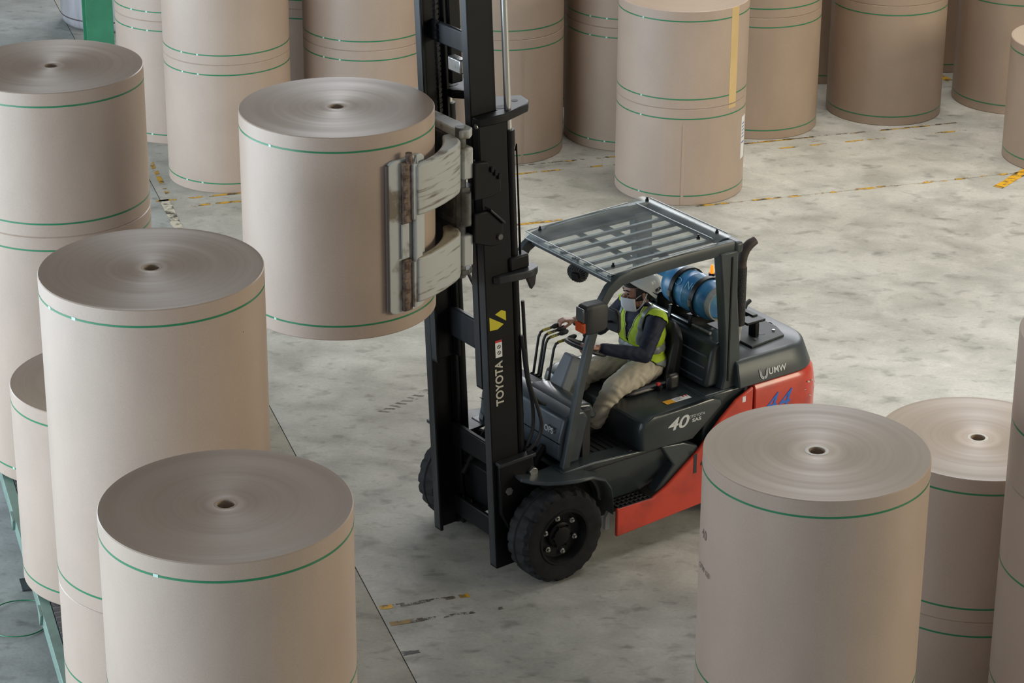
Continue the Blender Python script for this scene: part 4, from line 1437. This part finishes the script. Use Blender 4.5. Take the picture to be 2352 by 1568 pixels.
for zc in (1.735, 1.69):
    q = MB(); q.tube([(-0.092 + 0.013 * math.cos(a), 0.402, zc + 0.013 * math.sin(a)) for a in (2 * PI * k / 16 for k in range(17))], 0.0022, 5); q.tube([(-0.10, 0.402, zc - 0.01), (-0.084, 0.402, zc + 0.01)], 0.0022, 5)
    q.build('sticker_pictogram', M_INK, d1)
t = text_part('maker_lettering', 'TOYOTA', 0.088, M_LETTERY, FL, (0, 0, 0), (0, 0, 1), (1, 0, 0), 0.001, bold=0.002, spacing=1.02)
t.matrix_local = Matrix.Translation(MX) @ Matrix.Rotation(TILT, 4, 'Y') @ Matrix.Translation((-0.088, 0.4015, 1.455)) @ Matrix(((0, 1, 0), (0, 0, 1), (1, 0, 0))).to_4x4() @ Matrix.Diagonal((0.92, 1, 1, 1))
# hoses
def smooth_path(pts, n=6):
    P = [Vector(p) for p in pts]
    out = []
    for i in range(len(P) - 1):
        p0, p1, p2, p3 = P[max(i - 1, 0)], P[i], P[i + 1], P[min(i + 2, len(P) - 1)]
        for k in range(n):
            t = k / n
            out.append(0.5 * ((2 * p1) + (p2 - p0) * t + (2 * p0 - 5 * p1 + 4 * p2 - p3) * t * t + (3 * p1 - p0 - 3 * p2 + p3) * t ** 3))
    out.append(P[-1])
    return out


for pts, r in (([(0.11, 0.405, 1.75), (0.075, 0.41, 1.50), (0.01, 0.42, 1.30), (-0.03, 0.42, 1.14), (0.0, 0.41, 1.02), (0.07, 0.39, 0.95)], 0.014),
               ([(0.12, 0.38, 1.85), (0.08, 0.38, 1.55), (0.03, 0.385, 1.33), (0.02, 0.385, 1.12), (0.06, 0.37, 0.98)], 0.013),
               ([(0.10, 0.36, 2.10), (0.07, 0.36, 1.70), (0.02, 0.34, 1.42), (-0.08, 0.30, 1.27), (-0.18, 0.26, 1.20)], 0.013),
               ([(0.30, -0.10, 2.30), (0.26, -0.02, 2.15), (0.16, 0.02, 1.90), (0.14, 0.05, 1.50), (0.12, 0.06, 1.20)], 0.012),
               ([(0.12, 0.30, 1.40), (0.05, 0.30, 1.20), (0.10, 0.28, 1.05), (0.14, 0.20, 0.98)], 0.011)):
    b = MB(); b.tube(smooth_path(pts), r, 8)
    P_('hydraulic_hose', b, M_MATB)

# ---- carriage on the mast
ZT, ZB = 3.42, 2.45
for zc in (3.17, 2.70):
    b = MB(); b.box(0.525, 0.575, -0.40, 0.40, zc - 0.06, zc + 0.06)
    P_('carriage_bar', b, M_BLK, 0.006)
for s in (1, -1):
    b = MB(); b.prism([(0.58, 3.23), (0.47, 3.22), (0.455, 3.17), (0.40, 3.14), (0.365, 3.09), (0.365, 2.985), (0.44, 2.965), (0.58, 2.965)], 'y', s * 0.425, s * 0.47)
    cp = P_('carriage_upper_lug', b, M_BLK, 0.008)
    for k in range(3):
        q = MB(); q.box(0.372 + 0.03 * k, 0.395 + 0.03 * k, s * 0.45, s * 0.485, 3.085 + 0.03 * k, 3.12 + 0.03 * k); q.build('lug_tooth', M_BLK, cp, bevel=0.003)
    b = MB(); b.prism([(0.58, 2.87), (0.46, 2.87), (0.345, 2.755), (0.345, 2.61), (0.44, 2.61), (0.58, 2.66)], 'y', s * 0.425, s * 0.47)
    cp = P_('carriage_lower_lug', b, M_BLK, 0.008)
    q = MB(); q.prism([(0.34, 2.755), (0.34, 2.775), (0.46, 2.89), (0.46, 2.87)], 'y', s * 0.41, s * 0.49); q.build('lug_flange', M_BLKG, cp, bevel=0.004)
    q = MB(); q.tube([(0.375, s * 0.47, 2.67), (0.375, s * 0.485, 2.67)], 0.02, 8); q.build('lug_bolt', M_GREYM, cp)
# ---- roll clamp
HC = (1.354, 0.0)
b = MB()
b.box(0.575, 0.66, -0.36, 0.36, 2.47, 3.40)
P_('clamp_frame', b, M_GREYM, 0.02, seg=2)
for z0, z1 in ((3.40, 3.46), (3.02, 3.06), (2.78, 2.82), (2.43, 2.47)):
    b = MB(); b.prism([(0.55, -0.40), (0.55, 0.40), (0.60, 0.445), (0.66, 0.43), (0.67, 0.33), (0.66, 0.12), (0.66, -0.12), (0.67, -0.33), (0.66, -0.43), (0.60, -0.445)], 'z', z0, z1)
    P_('pivot_plate', b, M_WHP if z0 > 3.3 else M_GREYM, 0.008)
for s in (1, -1):
    b = MB(); b.tube([(0.635, s * 0.385, 2.41), (0.635, s * 0.385, 3.475)], 0.036, 18)
    pv = P_('pivot_pin', b, M_GREYM)
    for zc in (3.12, 2.50):
        b = MB(); b.box(0.575, 0.655, min(s * 0.37, s * 0.45), max(s * 0.37, s * 0.45), zc, zc + 0.22)
        P_('clamp_cheek', b, M_WHP, 0.012)
    b = MB(); b.tube([(0.62, s * 0.43, 2.80), (0.63, s * 0.44, 3.03)], 0.035, 14)
    P_('clamp_cylinder', b, M_GREYM)

    def at(ang, r):
        return (HC[0] + r * math.cos(R(ang)), s * (HC[1] + r * math.sin(R(ang))))
    for (z0, z1, top) in ((3.065, 3.415, M_WHP), (2.46, 2.775, M_TANP)):
        inner = [at(a, 0.695) for a in np.linspace(104, 154, 14)]
        outer = [(0.665, s * 0.30), (0.668, s * 0.40), (0.69, s * 0.465), (0.735, s * 0.52), (0.80, s * 0.565), (0.93, s * 0.635), (1.06, s * 0.69), (1.15, s * 0.715), (1.20, s * 0.72)]
        b = MB()
        poly = inner + outer
        b.prism(poly, 'z', z0, z1)
        # top and bottom faces take the worn tone
        for i, f in enumerate(b.f):
            b.mi[i] = 1 if i == 1 else 0
        P_('clamp_arm', b, [M_WHP2, top], 0.015, seg=2)
        arm = bpy.context.scene.objects[-1] if False else None
    # web joining the two arms near the pad
    b = MB()
    for (a0, a1, r0, r1, z0, z1) in ((101.5, 107, 0.690, 0.727, 2.46, 3.415),):
        rings = [[Vector((*at(a, r0), z0)), Vector((*at(a, r1), z0)), Vector((*at(a, r1), z1)), Vector((*at(a, r0), z1))] for a in np.linspace(a0, a1, 5)]
        b.loft(rings)
    P_('arm_web', b, M_WHP, 0.012)
    # curved pad against the roll, rust-brown hinge column on its back
    b = MB()
    rings = []
    angs = np.linspace(87.0, 114, 14)
    for i, a in enumerate(angs):
        k = min(i, len(angs) - 1 - i)
        dz = (0.03, 0.008, 0.0)[min(k, 2)]
        th_ = 0.030 if a < 98 else 0.036
        rings.append([Vector((*at(a, 0.6425), 2.395 + dz)), Vector((*at(a, 0.6425 + th_), 2.395 + dz)), Vector((*at(a, 0.6425 + th_), 3.455 - dz)), Vector((*at(a, 0.6425), 3.455 - dz))])
    b.loft(rings)
    pad = P_('clamp_pad', b, M_WHP, 0.006)
    q = MB(); q.tube([(*at(86.8, 0.658), 2.42), (*at(86.8, 0.658), 3.43)], 0.014, 8); q.build('rubber_edge', M_INKG, pad)
    for (z0, z1) in ((2.41, 2.77), (3.02, 3.44)):
        q = MB()
        rings = [[Vector((*at(a, 0.67), z0)), Vector((*at(a, 0.702), z0)), Vector((*at(a, 0.702), z1)), Vector((*at(a, 0.67), z1))] for a in np.linspace(95.0, 101.0, 4)]
        q.loft(rings); q.build('hinge_column', M_RUST, pad, bevel=0.008)
        for k in range(5):
            zz = z0 + (z1 - z0) * (k + 0.15) / 5
            q = MB()
            rings = [[Vector((*at(a, 0.69), zz)), Vector((*at(a, 0.712), zz)), Vector((*at(a, 0.712), zz + 0.05)), Vector((*at(a, 0.69), zz + 0.05))] for a in np.linspace(95.6, 98.2, 3)]
            q.loft(rings); q.build('hinge_knuckle', M_RUST, pad, bevel=0.006)
        q = MB()
        rings = [[Vector((*at(a, 0.69), z0 + 0.02)), Vector((*at(a, 0.722), z0 + 0.02)), Vector((*at(a, 0.722), z1 - 0.02)), Vector((*at(a, 0.69), z1 - 0.02))] for a in np.linspace(100.6, 102.6, 3)]
        q.loft(rings); q.build('hinge_strip', M_WHP, pad, bevel=0.005)
    q = MB(); q.tube([(*at(99, 0.70), 3.43), (*at(99, 0.70), 3.50)], 0.022, 12); q.build('hinge_pin', M_RUST, pad)
    q = MB(); q.tube([(*at(105, 0.70), 3.40), (*at(104, 0.70), 3.46), (*at(102, 0.70), 3.40)], 0.012, 8); q.build('lifting_eye', M_WHP, pad)
    q = MB()
    rings = [[Vector((*at(a, 0.675), 2.78)), Vector((*at(a, 0.692), 2.78)), Vector((*at(a, 0.692), 3.02)), Vector((*at(a, 0.675), 3.02))] for a in np.linspace(94.5, 99.5, 3)]
    q.loft(rings); q.build('pad_rib', M_WHP, pad, bevel=0.004)

# ------------------------------------------------------------------ gas cylinder strapped behind the seat
tx, tz = -1.775, 1.602
rg = 0.150
gc = empty('gas_cylinder', FO, HEAD, 'scuffed blue gas cylinder strapped across the rear of the forklift', 'gas cylinder')
b = MB()
b.lathe([(0.0, -0.33), (0.06, -0.328), (0.11, -0.305), (0.14, -0.265), (rg, -0.21), (rg, -0.03), (rg + 0.003, -0.025), (rg + 0.003, -0.015), (rg, -0.01), (rg, 0.16), (0.14, 0.215), (0.11, 0.245), (0.0, 0.255)], 48, 'y', (tx, 0, tz))
tank = b.build('tank_body', M_TANK, gc)
b = MB(); b.lathe([(0.118, 0.20), (0.128, 0.20), (0.128, 0.285), (0.118, 0.285)], 36, 'y', (tx, 0, tz), closed_prof=True)
b.build('foot_ring', M_TANKR, gc)
b = MB(); b.lathe([(0.105, -0.46), (0.114, -0.46), (0.114, -0.28), (0.105, -0.28)], 28, 'y', (tx, 0, tz), a0=R(30), a1=R(170), closed_prof=True)
b.build('valve_collar', M_TANK, gc, bevel=0.003)
b = MB(); b.tube([(tx, -0.32, tz), (tx, -0.40, tz)], 0.022, 12); b.tube([(tx, -0.37, tz - 0.05), (tx, -0.37, tz + 0.06)], 0.014, 10)
b.build('valve', M_STEEL, gc)
text_part('tank_lettering', 'NG', 0.085, mat('faded_blue_lettering', (0.18, 0.40, 0.58), 0.4), gc, (tx + 0.118, 0.06, tz + 0.096), (0, 1, 0), (-0.64, 0, 0.77), 0.0008)
b = MB()
b.tube([(tx + 0.1185 + 0.028 * math.sin(a) * -0.62, -0.09 + 0.032 * math.cos(a), tz + 0.096 + 0.028 * math.sin(a) * 0.78) for a in (2 * PI * k / 24 for k in range(25))], 0.003, 5)
b.build('tank_emblem', MATS['faded_blue_lettering'], gc)
# cradle and straps belong to the truck
for yy in (-0.13, 0.11):
    b = MB(); b.lathe([(rg + 0.005, -0.022), (rg + 0.016, -0.022), (rg + 0.016, 0.022), (rg + 0.005, 0.022)], 40, 'y', (tx, yy, tz), closed_prof=True)
    sp_ = P_('tank_strap', b, M_BLK)
    q = MB(); q.box(tx + rg - 0.01, tx + rg + 0.03, yy - 0.018, yy + 0.018, tz - 0.03, tz + 0.02); q.build('strap_latch', M_GREYM, sp_, bevel=0.004)
    b = MB(); b.prism([(tx + 0.17, 1.40), (tx + 0.155, 1.50), (tx + 0.115, 1.485), (tx, 1.435), (tx - 0.115, 1.485), (tx - 0.155, 1.50), (tx - 0.17, 1.40)], 'y', yy - 0.02, yy + 0.02)
    P_('tank_cradle', b, M_BLK, 0.006)
b = MB(); b.tube([(tx + 0.15, -0.40, 1.43), (tx + 0.15, 0.34, 1.43)], 0.012, 10)
P_('cradle_rail', b, M_STEEL)
b = MB(); b.box(tx - 0.10, tx + 0.12, -0.46, -0.33, 1.40, 1.52); b.tube([(tx + 0.10, -0.42, 1.50), (tx + 0.14, -0.46, 1.56), (tx + 0.02, -0.47, 1.66)], 0.014, 8); b.tube([(tx + 0.12, -0.38, 1.42), (tx + 0.19, -0.44, 1.46), (tx + 0.14, -0.48, 1.52)], 0.012, 8)
P_('regulator', b, M_BLK, 0.012)
# ------------------------------------------------------------------ driver
M_SKIN = mat('skin', (0.36, 0.18, 0.12), 0.5, var=0.08, scale=18)
M_NAVY = mat('navy_shirt', (0.010, 0.014, 0.035), 0.75, var=0.2, scale=14, bump=0.2, bscale=18)
M_KHAKI = mat('khaki_trousers', (0.50, 0.45, 0.355), 0.8, var=0.08, scale=9, bump=0.5, bscale=16)
M_BOOT = mat('black_boot', (0.012, 0.011, 0.011), 0.45)
M_VEST = mat('lime_hi_vis', (0.48, 0.66, 0.03), 0.65, var=0.08, scale=12, bump=0.3, bscale=14)
M_REFL = mat('grey_reflective_tape', (0.20, 0.22, 0.22), 0.4, var=0.1, scale=20)
M_TRIM = mat('pale_lime_trim', (0.60, 0.66, 0.25), 0.5)
M_MASK = mat('white_face_mask', (0.66, 0.68, 0.72), 0.7, bump=0.1, bscale=30)
M_HELM = mat('white_hard_hat', (0.62, 0.66, 0.66), 0.22, spec=0.6)
M_HAIR = mat('black_hair', (0.010, 0.009, 0.009), 0.6, bump=0.4, bscale=120)

CAPS = []      # (p, q, rp, rq, tag)


def cap(p, q, rp, rq, tg):
    CAPS.append((Vector(p), Vector(q), rp, rq, tg))


SK, NV, KH, BT = 0, 1, 2, 3
YAW = R(-17)
HS = 1.07
HCn = Vector((-1.205, 0.0, 1.742))
hf = Vector((math.cos(YAW), math.sin(YAW), -0.10)).normalized()      # gaze
hl = Vector((-math.sin(YAW), math.cos(YAW), 0))
hu = hf.cross(hl).normalized()


def hp(a, b_, c):
    return HCn + (hf * a + hl * b_ + hu * c) * HS


# torso
cap((-1.26, -0.08, 1.205), (-1.26, 0.08, 1.205), 0.122, 0.122, NV)
cap((-1.255, -0.06, 1.32), (-1.255, 0.06, 1.32), 0.125, 0.125, NV)
cap((-1.245, -0.07, 1.43), (-1.245, 0.07, 1.43), 0.128, 0.128, NV)
cap((-1.24, -0.085, 1.52), (-1.24, 0.085, 1.52), 0.105, 0.105, NV)
cap((-1.235, -0.155, 1.585), (-1.235, 0.155, 1.585), 0.062, 0.062, NV)
cap((-1.23, -0.06, 1.615), (-1.23, 0.06, 1.615), 0.058, 0.058, NV)
# neck and head
cap((-1.228, 0, 1.60), hp(-0.02, 0, -0.06), 0.058, 0.054, SK)
cap((-1.228, 0, 1.615), (-1.226, 0, 1.645), 0.068, 0.064, NV)
cap(hp(-0.025, 0, 0.035), hp(0.02, 0, 0.03), 0.088, 0.080, SK)
cap(hp(0.015, 0, -0.02), hp(0.035, 0, -0.075), 0.068, 0.042, SK)
cap(hp(0.03, -0.028, -0.055), hp(0.03, 0.028, -0.055), 0.042, 0.042, SK)
cap(hp(0.088, 0, 0.015), hp(0.112, 0, -0.025), 0.012, 0.017, SK)
for s in (1, -1):
    cap(hp(-0.008, s * 0.082, 0.018), hp(-0.012, s * 0.080, -0.028), 0.016, 0.012, SK)
    cap(hp(0.082, s * 0.015, 0.036), hp(0.074, s * 0.05, 0.034), 0.012, 0.010, SK)

# near (left) arm: hand on the steering-wheel rim
SWP = sw_c + SWR * (math.cos(R(302)) * sx + math.sin(R(302)) * sy)
near = dict(sh=Vector((-1.235, 0.185, 1.575)), el=Vector((-1.055, 0.285, 1.375)), wr=Vector((-0.735, 0.140, 1.462)))
far = dict(sh=Vector((-1.235, -0.185, 1.575)), el=Vector((-1.09, -0.30, 1.385)), wr=Vector((-0.850, -0.300, 1.500)))
for A_ in (near, far):
    cap(A_['sh'], A_['sh'].lerp(A_['el'], 0.5), 0.076, 0.066, NV)
    cap(A_['sh'].lerp(A_['el'], 0.5), A_['el'], 0.066, 0.058, NV)
    cap(A_['el'], A_['el'].lerp(A_['wr'], 0.45), 0.057, 0.052, NV)
    cap(A_['el'].lerp(A_['wr'], 0.45), A_['wr'].lerp(A_['el'], 0.12), 0.052, 0.042, NV)
    cap(A_['wr'].lerp(A_['el'], 0.1), A_['wr'], 0.027, 0.026, SK)


def hand(wr, d, nrm, thumb_side, curl):
    """wr wrist, d towards the knuckles, nrm out of the palm, fingers fan along nrm x d"""
    d = d.normalized()
    nrm = (nrm - nrm.dot(d) * d).normalized()
    s = nrm.cross(d).normalized() * thumb_side        # towards the thumb
    for k in (-1, -0.33, 0.33, 1):
        cap(wr + d * 0.012 + s * k * 0.016, wr + d * 0.080 + s * k * 0.031, 0.0145, 0.0125, SK)
    for k, ln in ((1, 0.92), (0.33, 1.0), (-0.33, 0.95), (-1, 0.78)):
        p = wr + d * 0.084 + s * k * 0.034
        ang = 0.0
        for L_, c_, r0, r1 in ((0.040, curl[0], 0.0100, 0.0092), (0.026, curl[1], 0.0092, 0.0084), (0.020, curl[2], 0.0084, 0.0072)):
            ang += c_
            q = p + (d * math.cos(ang) + nrm * math.sin(ang)) * L_ * ln
            cap(p, q, r0, r1, SK)
            p = q
    p0 = wr + d * 0.025 + s * 0.022
    p1 = wr + d * 0.055 + s * 0.050 + nrm * 0.018
    p2 = p1 + d * 0.026 + s * 0.004 + nrm * 0.020
    p3 = p2 + d * 0.020 - s * 0.010 + nrm * 0.010
    cap(p0, p1, 0.0150, 0.0120, SK)
    cap(p1, p2, 0.0120, 0.0100, SK)
    cap(p2, p3, 0.0100, 0.0085, SK)


hand(near['wr'], SWP + Vector((0.0, 0.0, 0.020)) - near['wr'] + Vector((0.0, -0.01, 0.0)), Vector((-0.1, -0.15, -1)), 1, (0.55, 0.85, 0.75))
KN = Vector((-0.745, -0.335, 1.487))
hand(far['wr'], KN + Vector((0.0, 0, 0.03)) - far['wr'], Vector((0.1, 0.1, -1)), -1, (0.50, 0.85, 0.80))

# legs
for s, kx, az in ((1, -0.865, 0.0), (-1, -0.85, 0.01)):
    hip = Vector((-1.25, s * 0.10, 1.175))
    knee = Vector((kx, s * 0.175, 1.120))
    ank = Vector((kx + 0.155, s * 0.155, 0.885))
    cap(hip, hip.lerp(knee, 0.5), 0.108, 0.104, KH)
    cap(hip.lerp(knee, 0.5), knee, 0.104, 0.086, KH)
    cap(knee, knee.lerp(ank, 0.45), 0.086, 0.074, KH)
    cap(knee.lerp(ank, 0.45), ank, 0.074, 0.062, KH)
    cap(ank + Vector((0, 0, 0.0)), ank + Vector((0.005, 0, -0.045)), 0.046, 0.046, BT)
    cap(ank + Vector((-0.03, 0, -0.050)), ank + Vector((0.11, s * 0.01, -0.055)), 0.042, 0.036, BT)
    cap(ank + Vector((0.06, s * 0.012, -0.058)), ank + Vector((0.12, s * 0.012, -0.060)), 0.034, 0.030, BT)

raw = MB()
for p, q, rp, rq, tg in CAPS:
    ax_ = q - p
    Ln = max(ax_.length, 1e-5)
    Mq = (ax_ / Ln).to_track_quat('Z', 'Y').to_matrix()
    rings = []
    for k in range(5):
        a = PI / 2 * (0.06 + 0.94 * k / 4)
        rings.append((p, -rp * math.cos(a), rp * math.sin(a)))
    for k in range(5):
        a = PI / 2 * (1 - 0.94 * k / 4)
        rings.append((q, rq * math.cos(a), rq * math.sin(a)))
    raw.loft([[c + Mq @ Vector((r * math.cos(t), r * math.sin(t), h)) for t in (2 * PI * i / 20 for i in range(20))] for c, h, r in rings])
tmp = raw.build('person', M_SKIN, None)
rm_ = tmp.modifiers.new('remesh', 'REMESH')
rm_.mode = 'VOXEL'
rm_.voxel_size = 0.0055
sm_ = tmp.modifiers.new('smooth', 'SMOOTH')
sm_.iterations = 4
sm_.factor = 0.5
dg = bpy.context.evaluated_depsgraph_get()
me = bpy.data.meshes.new_from_object(tmp.evaluated_get(dg))
bpy.data.objects.remove(tmp, do_unlink=True)
nv = len(me.vertices)
co = np.empty(nv * 3)
me.vertices.foreach_get('co', co)
co = co.reshape(-1, 3)


def cap_dist(pts):
    best = np.full(len(pts), 1e9)
    tagv = np.zeros(len(pts), int)
    for p, q, rp, rq, tg in CAPS:
        p_, q_ = np.array(p), np.array(q)
        ab = q_ - p_
        t = np.clip(((pts - p_) @ ab) / max(ab @ ab, 1e-9), 0, 1)
        dd = np.linalg.norm(pts - (p_ + t[:, None] * ab), axis=1) - (rp + (rq - rp) * t)
        m = dd < best
        best[m] = dd[m]
        tagv[m] = tg
    return tagv


vt = cap_dist(co)
# cloth folds on trousers and sleeves
nrm_ = np.empty(nv * 3)
me.vertices.foreach_get('normal', nrm_)
nrm_ = nrm_.reshape(-1, 3)
fold = np.sin(co[:, 0] * 70 + 6 * np.sin(co[:, 2] * 21) + 3 * np.sin(co[:, 1] * 33)) * 0.5 + np.sin(co[:, 2] * 85 + 5 * np.sin(co[:, 0] * 24 + co[:, 1] * 17)) * 0.5
amp = np.where(vt == KH, 0.0045, np.where(vt == NV, 0.0022, 0.0))
co2 = co + nrm_ * (fold * amp)[:, None]
me.vertices.foreach_set('co', co2.ravel())
npoly = len(me.polygons)
ctr = np.empty(npoly * 3)
me.polygons.foreach_get('center', ctr)
ctr = ctr.reshape(-1, 3)
pt_ = cap_dist(ctr)
me.materials.clear()
for m in (M_SKIN, M_NAVY, M_KHAKI, M_BOOT):
    me.materials.append(m)
me.polygons.foreach_set('material_index', pt_.astype(np.int32))
me.polygons.foreach_set('use_smooth', np.ones(npoly, bool))
me.update()
me.name = 'person'
person = bpy.data.objects.new('person', me)
COL.objects.link(person)
person.location = FO
person.rotation_euler = (0, 0, HEAD)
tag(person, 'seated driver in lime vest, white hard hat and face mask, hands on wheel and lever', 'person')


def shell(name, mask, off, material, parent):
    """a garment layer: the chosen faces of the body lifted off along the normals"""
    idx = np.nonzero(mask)[0]
    used, vs, fs = {}, [], []
    nn = np.empty(nv * 3)
    me.vertices.foreach_get('normal', nn)
    nn = nn.reshape(-1, 3)
    for i in idx:
        f = []
        for v in me.polygons[i].vertices:
            if v not in used:
                used[v] = len(vs)
                vs.append(tuple(co2[v] + nn[v] * off))
            f.append(used[v])
        fs.append(f)
    m2 = bpy.data.meshes.new(name)
    m2.from_pydata(vs, [], fs)
    m2.materials.append(material)
    for p in m2.polygons:
        p.use_smooth = True
    o = bpy.data.objects.new(name, m2)
    COL.objects.link(o)
    o.parent = parent
    so = o.modifiers.new('thickness', 'SOLIDIFY')
    so.thickness = 0.004
    so.offset = 1
    sm = o.modifiers.new('smooth', 'SMOOTH')
    sm.iterations = 8
    sm.factor = 0.5
    return o


# torso-only test for the vest: distance to the torso axis, arms excluded
tx_, ty_, tz_ = ctr[:, 0], ctr[:, 1], ctr[:, 2]
arm = np.zeros(npoly, bool)
for A_ in (near, far):
    for a_, b_, r_2 in ((A_['sh'], A_['el'], 0.083), (A_['el'], A_['wr'], 0.070)):
        p_, q_ = np.array(a_), np.array(b_)
        ab = q_ - p_
        t = np.clip(((ctr - p_) @ ab) / (ab @ ab), 0.12, 1)
        arm |= np.linalg.norm(ctr - (p_ + t[:, None] * ab), axis=1) < r_2
body = (pt_ == NV) & ~arm & (tz_ < 1.655) & (tz_ > 1.125)
front = tx_ > -1.225
gapw = np.clip((tz_ - 1.36) * 0.34, 0.0, 0.09)
vestm = body & ~(front & (np.abs(ty_) < gapw)) & ~((np.hypot(tx_ + 1.228, ty_) < 0.074) & (tz_ > 1.60))
vest = shell('hi_vis_vest', vestm, 0.008, M_VEST, person)
for name, mk in (('waist_reflective_band', (np.abs(tz_ - 1.215) < 0.026)), ('upper_reflective_band', (np.abs(tz_ - 1.335) < 0.026)),
                 ('shoulder_reflective_strip', (tz_ > 1.385) & (np.abs(ty_ - 0.125) < 0.025)), ('shoulder_reflective_strip', (tz_ > 1.385) & (np.abs(ty_ + 0.125) < 0.025))):
    shell(name, vestm & mk, 0.013, M_REFL, vest)
edge = body & front & ~vestm & (np.abs(ty_) > gapw - 0.012) & (tz_ > 1.40)
if edge.any():
    shell('vest_trim', edge, 0.009, M_TRIM, vest)

# hard hat, tilted back
HT = Matrix((hf, hl, hu)).transposed().to_4x4()
HTm = Matrix.Translation(hp(-0.042, 0, 0.045)) @ HT @ Matrix.Rotation(R(-36), 4, 'Y')
b = MB()
rings = []
for k in range(10):
    a = PI / 2 * k / 9.6
    rr_ = math.cos(a) ** 0.85
    rings.append([HTm @ Vector((0.132 * rr_ * math.cos(t), 0.112 * rr_ * math.sin(t), 0.118 * math.sin(a))) for t in (2 * PI * i / 36 for i in range(36))])
b.loft(rings)
hat = b.build('hard_hat', M_HELM, person, angle=60)
b = MB()
rings = []
for rin, z in ((0.98, 0.0), (1.0, -0.012), (1.10, -0.018), (1.10, -0.013), (1.0, 0.006)):
    ring = []
    for i in range(48):
        t = 2 * PI * i / 48
        ext_ = 1.0 + 0.22 * max(0, math.cos(t)) ** 3
        k = rin if rin <= 1 else 1 + (rin - 1) * (0.35 + 2.2 * max(0, math.cos(t)) ** 2)
        ring.append(HTm @ Vector((0.132 * k * math.cos(t), 0.112 * k * math.sin(t), z - 0.03 * max(0, -math.cos(t)))))
    rings.append(ring)
b.loft(rings, True, False)
b.build('brim', M_HELM, hat, angle=60)
b = MB(); b.tube([HTm @ Vector((0.10 * math.cos(t), 0.004 * math.sin(t) * 0, 0.121 * math.sin(t) + 0.002)) for t in np.linspace(R(35), R(145), 12)], 0.007, 8)
b.build('hat_ridge', M_HELM, hat)
a = R(128)
text_part('hat_lettering', 'KCA', 0.034, M_INK, hat, HTm @ Vector((0.128 * math.cos(a), 0.110 * math.sin(a), 0.032)), HT @ Vector((math.sin(a) * -1, math.cos(a), 0)) * 1.0, HT @ Vector((0, 0, 1)), 0.002, bold=0.0012)
b = MB(); b.tube(smooth_path([hp(-0.03, 0.098, 0.02), hp(0.0, 0.083, -0.05), hp(0.03, 0.055, -0.105), hp(0.04, 0.0, -0.122), hp(0.03, -0.055, -0.105), hp(0.0, -0.083, -0.05), hp(-0.03, -0.098, 0.02)]), 0.0045, 6)
b.build('chin_strap', M_LETTER, hat)
# hair under the hat
b = MB()
rings = []
for k in range(7):
    z = 0.062 - 0.016 * k
    ring = []
    for i in range(24):
        t = R(62) + R(236) * i / 23
        wz = 0.091 if k < 4 else 0.089 - 0.004 * (k - 3)
        ring.append(hp(-0.010 + 0.118 * math.cos(t) * (0.98 if k < 4 else 0.95), wz * math.sin(t), z))
    rings.append(ring)
b.loft(rings, closed=False, cap=False)
ho = b.build('hair', M_HAIR, person, angle=80)
ho.modifiers.new('thickness', 'SOLIDIFY').thickness = 0.006
b = MB(); b.ball(hp(0.020, 0, 0.072), 0.085, 0.078, 0.022, n=10, M=HT.to_3x3())
b.build('fringe', M_HAIR, ho)
for s in (1, -1):
    b = MB(); b.ball(hp(0.0885, s * 0.034, 0.018), 0.007, 0.013, 0.006, n=8, M=HT.to_3x3())
    b.build('eye', M_HAIR, person)
    b = MB(); b.tube([hp(0.100, s * 0.014, 0.040), hp(0.096, s * 0.034, 0.046), hp(0.083, s * 0.054, 0.040)], [0.004, 0.005, 0.003], 6)
    b.build('eyebrow', M_HAIR, person)
# pleated mask with ear loops
b = MB()
rings = []
for k in range(9):
    v = k / 8
    z = -0.004 - 0.112 * v
    ring = []
    for i in range(17):
        u_ = -1 + 2 * i / 16
        az = u_ * R(66)
        ridge = 0.022 * math.exp(-(u_ / 0.32) ** 2) * (1 - 0.35 * abs(v - 0.35))
        rx = 0.094 - 0.022 * max(0, v - 0.55) / 0.45 + ridge
        ring.append(hp(0.014 + rx * math.cos(az), 0.083 * math.sin(az) * (1 - 0.22 * max(0, v - 0.5)), z - 0.012 * abs(u_) * (0.5 - v)))
    rings.append(ring)
b.loft(rings, closed=False, cap=False)
mk_ = b.build('face_mask', M_MASK, person, angle=80)
mk_.modifiers.new('thickness', 'SOLIDIFY').thickness = 0.002
for s in (1, -1):
    b = MB(); b.tube(smooth_path([hp(0.048, s * 0.079, -0.012), hp(0.015, s * 0.087, 0.012), hp(-0.020, s * 0.090, 0.016), hp(-0.022, s * 0.088, -0.03), hp(0.01, s * 0.082, -0.07), hp(0.048, s * 0.070, -0.10)]), 0.0022, 5)
    b.build('ear_loop', M_MASK, mk_)
